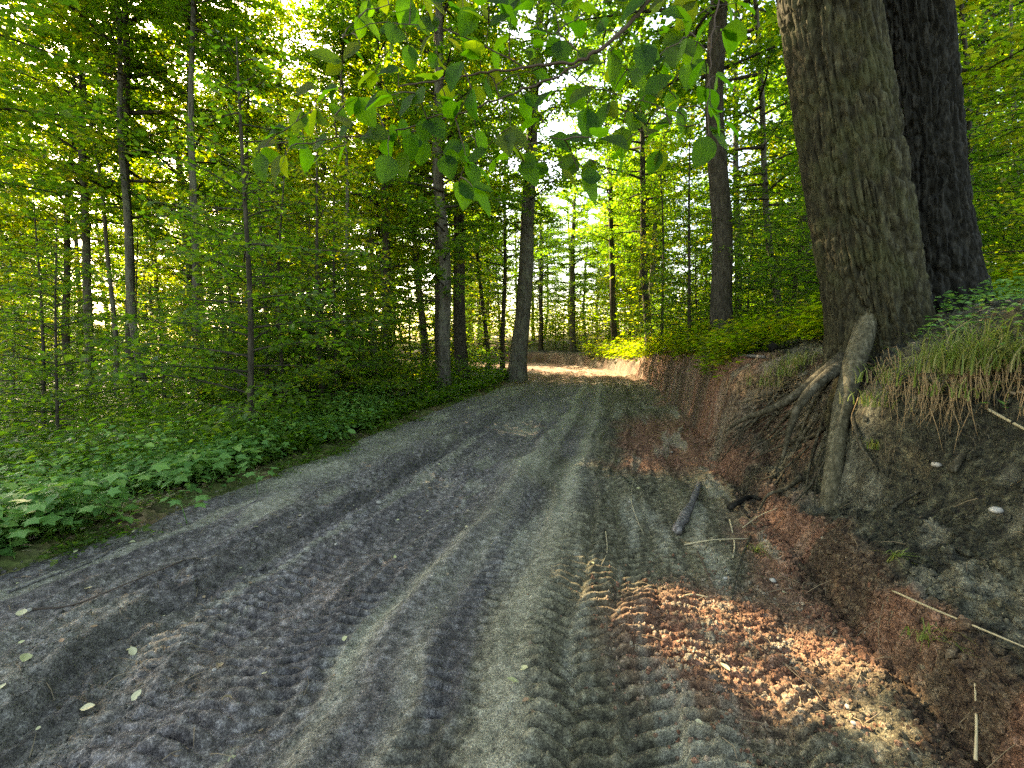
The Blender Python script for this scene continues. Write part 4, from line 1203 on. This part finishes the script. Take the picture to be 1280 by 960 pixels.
def s_road(g, n):
    y = np.exp(g.uniform(math.log(1.2), math.log(9), n)); s = np.clip(g.choice([.245, .03, .93, .5, .30, .66], n, p=[.28, .12, .25, .1, .15, .1]) + g.normal(0, .05, n), -.02, 1.03)
    return Lf(y) + (Rf(y) - Lf(y)) * s, y
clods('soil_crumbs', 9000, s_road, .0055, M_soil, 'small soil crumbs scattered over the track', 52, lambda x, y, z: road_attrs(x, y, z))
def s_bank(g, n):
    y = np.exp(g.uniform(math.log(1.2), math.log(8), n)); d = np.where(g.random(n) < .45, g.normal(.0, .07, n), np.abs(g.normal(.25, .45, n))); return Rf(y) + d, y
clods('bank_crumbs', 12000, s_bank, .011, M_soil, 'soil crumbs and clods lying on the bank face', 53, lambda x, y, z: bank_attrs(x, y, z))

STM = []
for i in range(5):
    g = np.random.default_rng(70 + i)
    V = IV2 * np.array([1, .8, .55]) * (1 + .18 * np.sign(g.standard_normal((len(IV2), 1))) * g.random((len(IV2), 1)) * .6)
    STM.append(new_mesh('stone', V, IF2, {'rnd': np.full(len(V), .5)}, True, [M_stone]))
ST = [(474, 629, .028, 'white stone lying alone on the dark rut edge in mid track'),
      (966, 727, .022, 'round pale stone at the foot of the clay ridge'),
      (907, 724, .016, 'small white stone among sticks left of the round pale stone'),
      (420, 681, .014, 'small pale stone in the left rut'),
      (530, 604, .016, 'small pale stone on the rut edge beyond the white one'),
      (717, 601, .013, 'small pale stone in the middle of the track'),
      (840, 566, .018, 'pale stone on the reddish clay patch'),
      (787, 628, .013, 'tiny pale stone beside the hair-thin twig'),
      (1060, 885, .014, 'pinkish pebble right of the sunlit clods'),
      (1068, 905, .012, 'flat pebble below the pinkish one'),
      (36, 764, .018, 'pale stone at the end of the long thin twig'),
      (268, 838, .012, 'small grey stone in the lower left rut'),
      (1170, 585, .03, 'grey stone stuck in the soil face right of the hollow'),
      (1245, 640, .03, 'brownish stone in the soil face at the right'),
      (660, 464, .10, 'pale boulder at the foot of the red bank by the bend'),
      (705, 461, .08, 'pale rock in front of the red bank by the bend')]
for i, (a, b, s_, lb) in enumerate(ST):
    p = surf(a, b) if i < 14 else surf(a + 5, b - 2)
    o = link('stone' if i < 14 else 'boulder', STM[i % 5], None, p + Vector((0, 0, s_ * .25)), (0, 0, i * 1.7)); o.scale = (s_,) * 3
    tag(o, lb, 'stone')
# fallen leaves on the track
FL = [ovate_mesh('fallen_leaf', 90 + i, M_dryleaf, .66, .12, -.12, 6) for i in range(4)]
M_pale = leaf_mat('pale_leaf', [(.34, .36, .16), (.45, .42, .24)], [(.2, .2, .06), (.2, .2, .06)], .15, .7)
FLP = [ovate_mesh('fallen_pale_leaf', 96 + i, M_pale, .66, .12, -.12, 6) for i in range(3)]
FLL = [(100, 891, .05, 1, 'pale yellow fallen leaf at the lower left of the track'), (278, 887, .06, 0, 'orange brown fallen leaf in the lower left rut'),
       (170, 811, .05, 1, 'yellow fallen leaf, upper of two in the left rut'), (168, 823, .05, 1, 'yellow fallen leaf, lower of two in the left rut'),
       (660, 838, .05, 1, 'greenish fallen leaf, upper of two on the sandy ridge'), (648, 856, .055, 1, 'greenish fallen leaf, lower of two on the sandy ridge'),
       (24, 773, .06, 1, 'pale fallen leaf near the left frame edge'), (35, 820, .06, 1, 'pale leaf on the left bench of the track'),
       (165, 880, .045, 1, 'small pale leaf left of the orange brown one'), (912, 846, .05, 1, 'pale leaf lying on the sunlit clods'),
       (160, 680, .05, 1, 'pale leaf on the verge twig at the left'), (110, 737, .05, 1, 'pale leaf on the track edge at the left'),
       (215, 950, .05, 0, 'reddish leaf at the bottom edge of the track'), (665, 890, .04, 0, 'reddish leaf below the pair of greenish leaves'),
       (800, 612, .045, 1, 'pale leaf on the tread prints beyond the log piece')]
gq = random.Random(77)
for a, b, s_, k, lb in FLL:
    p = surf(a, b); o = link('fallen_leaf', gq.choice(FLP if k else FL), None, p + Vector((0, 0, .012)), (gq.gauss(0, .25), gq.gauss(0, .25), gq.uniform(0, 6.28))); o.scale = (s_,) * 3
    tag(o, lb, 'leaf')
for i in range(150):
    y = math.exp(gq.uniform(math.log(1.5), math.log(9))); s_ = gq.choice([gq.uniform(0, .5), gq.uniform(0, 1.0)])
    x = float(Lf(y) + (Rf(y) - Lf(y)) * s_)
    o = link('fallen_leaf', gq.choice(FLP + FL), None, (x, y, H(x, y) + .010), (gq.gauss(0, .25), gq.gauss(0, .25), gq.uniform(0, 6.28))); o.scale = (gq.uniform(.012, .036),) * 3
    tag(o, 'small dry leaf scrap lying on the track', 'leaf', 'leaf scraps scattered over the track')

# ------------------------------------------------------------------ leaves cut away along the sun rays so the chosen patch is lit
bpy.context.view_layer.update()
TUN = [(.72, 2.50, .20), (.90, 2.32, .24), (1.10, 2.12, .27), (1.26, 1.95, .22), (1.34, 1.74, .12)]
cache = {}
Sv = np.array(SUN)
for o in [q for q in bpy.data.objects if q.type == 'MESH' and q.name.split('.')[0] == 'crown']:
    mw = np.array(o.matrix_world)
    me = o.data
    if me.name not in cache:
        v = np.empty(len(me.vertices) * 3, np.float32); me.vertices.foreach_get('co', v); cache[me.name] = v.reshape(-1, 3)
    v = cache[me.name]
    ctr = mw[:3, 3]
    al0 = ctr[0] * sh[0] + ctr[1] * sh[1]
    if abs((ctr[0] - 1) * sh[1] - (ctr[1] - 2.1) * sh[0]) > 6 or al0 < 0: continue
    W_ = v @ mw[:3, :3].T + mw[:3, 3]
    hit = np.zeros(len(v), bool)
    for tx, ty, tr_ in TUN:
        d = W_ - np.array([tx, ty, .05]); t = d @ Sv
        dist = np.linalg.norm(d - t[:, None] * Sv, axis=1)
        hit |= (dist < tr_ + .035) & (t > 0)
    if not hit.any(): continue
    m2 = me.copy()
    nl = len(me.loops); lp = np.empty(nl, np.int32); me.loops.foreach_get('vertex_index', lp)
    bm_ = __import__('bmesh').new(); bm_.from_mesh(m2); bm_.verts.ensure_lookup_table()
    kill = set()
    for i in np.nonzero(hit)[0]:
        for f in bm_.verts[int(i)].link_faces:
            if f.material_index == 1: kill.add(f)
            else: kill.add(f)
    __import__('bmesh').ops.delete(bm_, geom=list(kill), context='FACES')
    bm_.to_mesh(m2); bm_.free(); o.data = m2

# ------------------------------------------------------------------ give the nearer scattered trees labels of their own, by their order in the wood
ORD = 'first second third fourth fifth sixth seventh eighth ninth tenth eleventh twelfth thirteenth fourteenth fifteenth sixteenth'.split()
for key, words in (('left', 'counting the near trees of the left wood from the frame edge'), ('right', 'counting the trees on the right slope from left to right'), ('leftback', 'counting the deeper slender trees left of the bend from the left')):
    obs = [o for o in bpy.data.objects if o.get('group') == LBL[key][1] and o.parent is None]
    obs = [o for o in obs if abs(o.matrix_world.translation.x / o.matrix_world.translation.y) < 1.15]
    obs.sort(key=lambda o: o.matrix_world.translation.x / o.matrix_world.translation.y)
    if len(obs) <= len(ORD):
        for i, o in enumerate(obs):
            o['label'] = 'leafy forest tree, ' + ORD[i] + ' ' + words
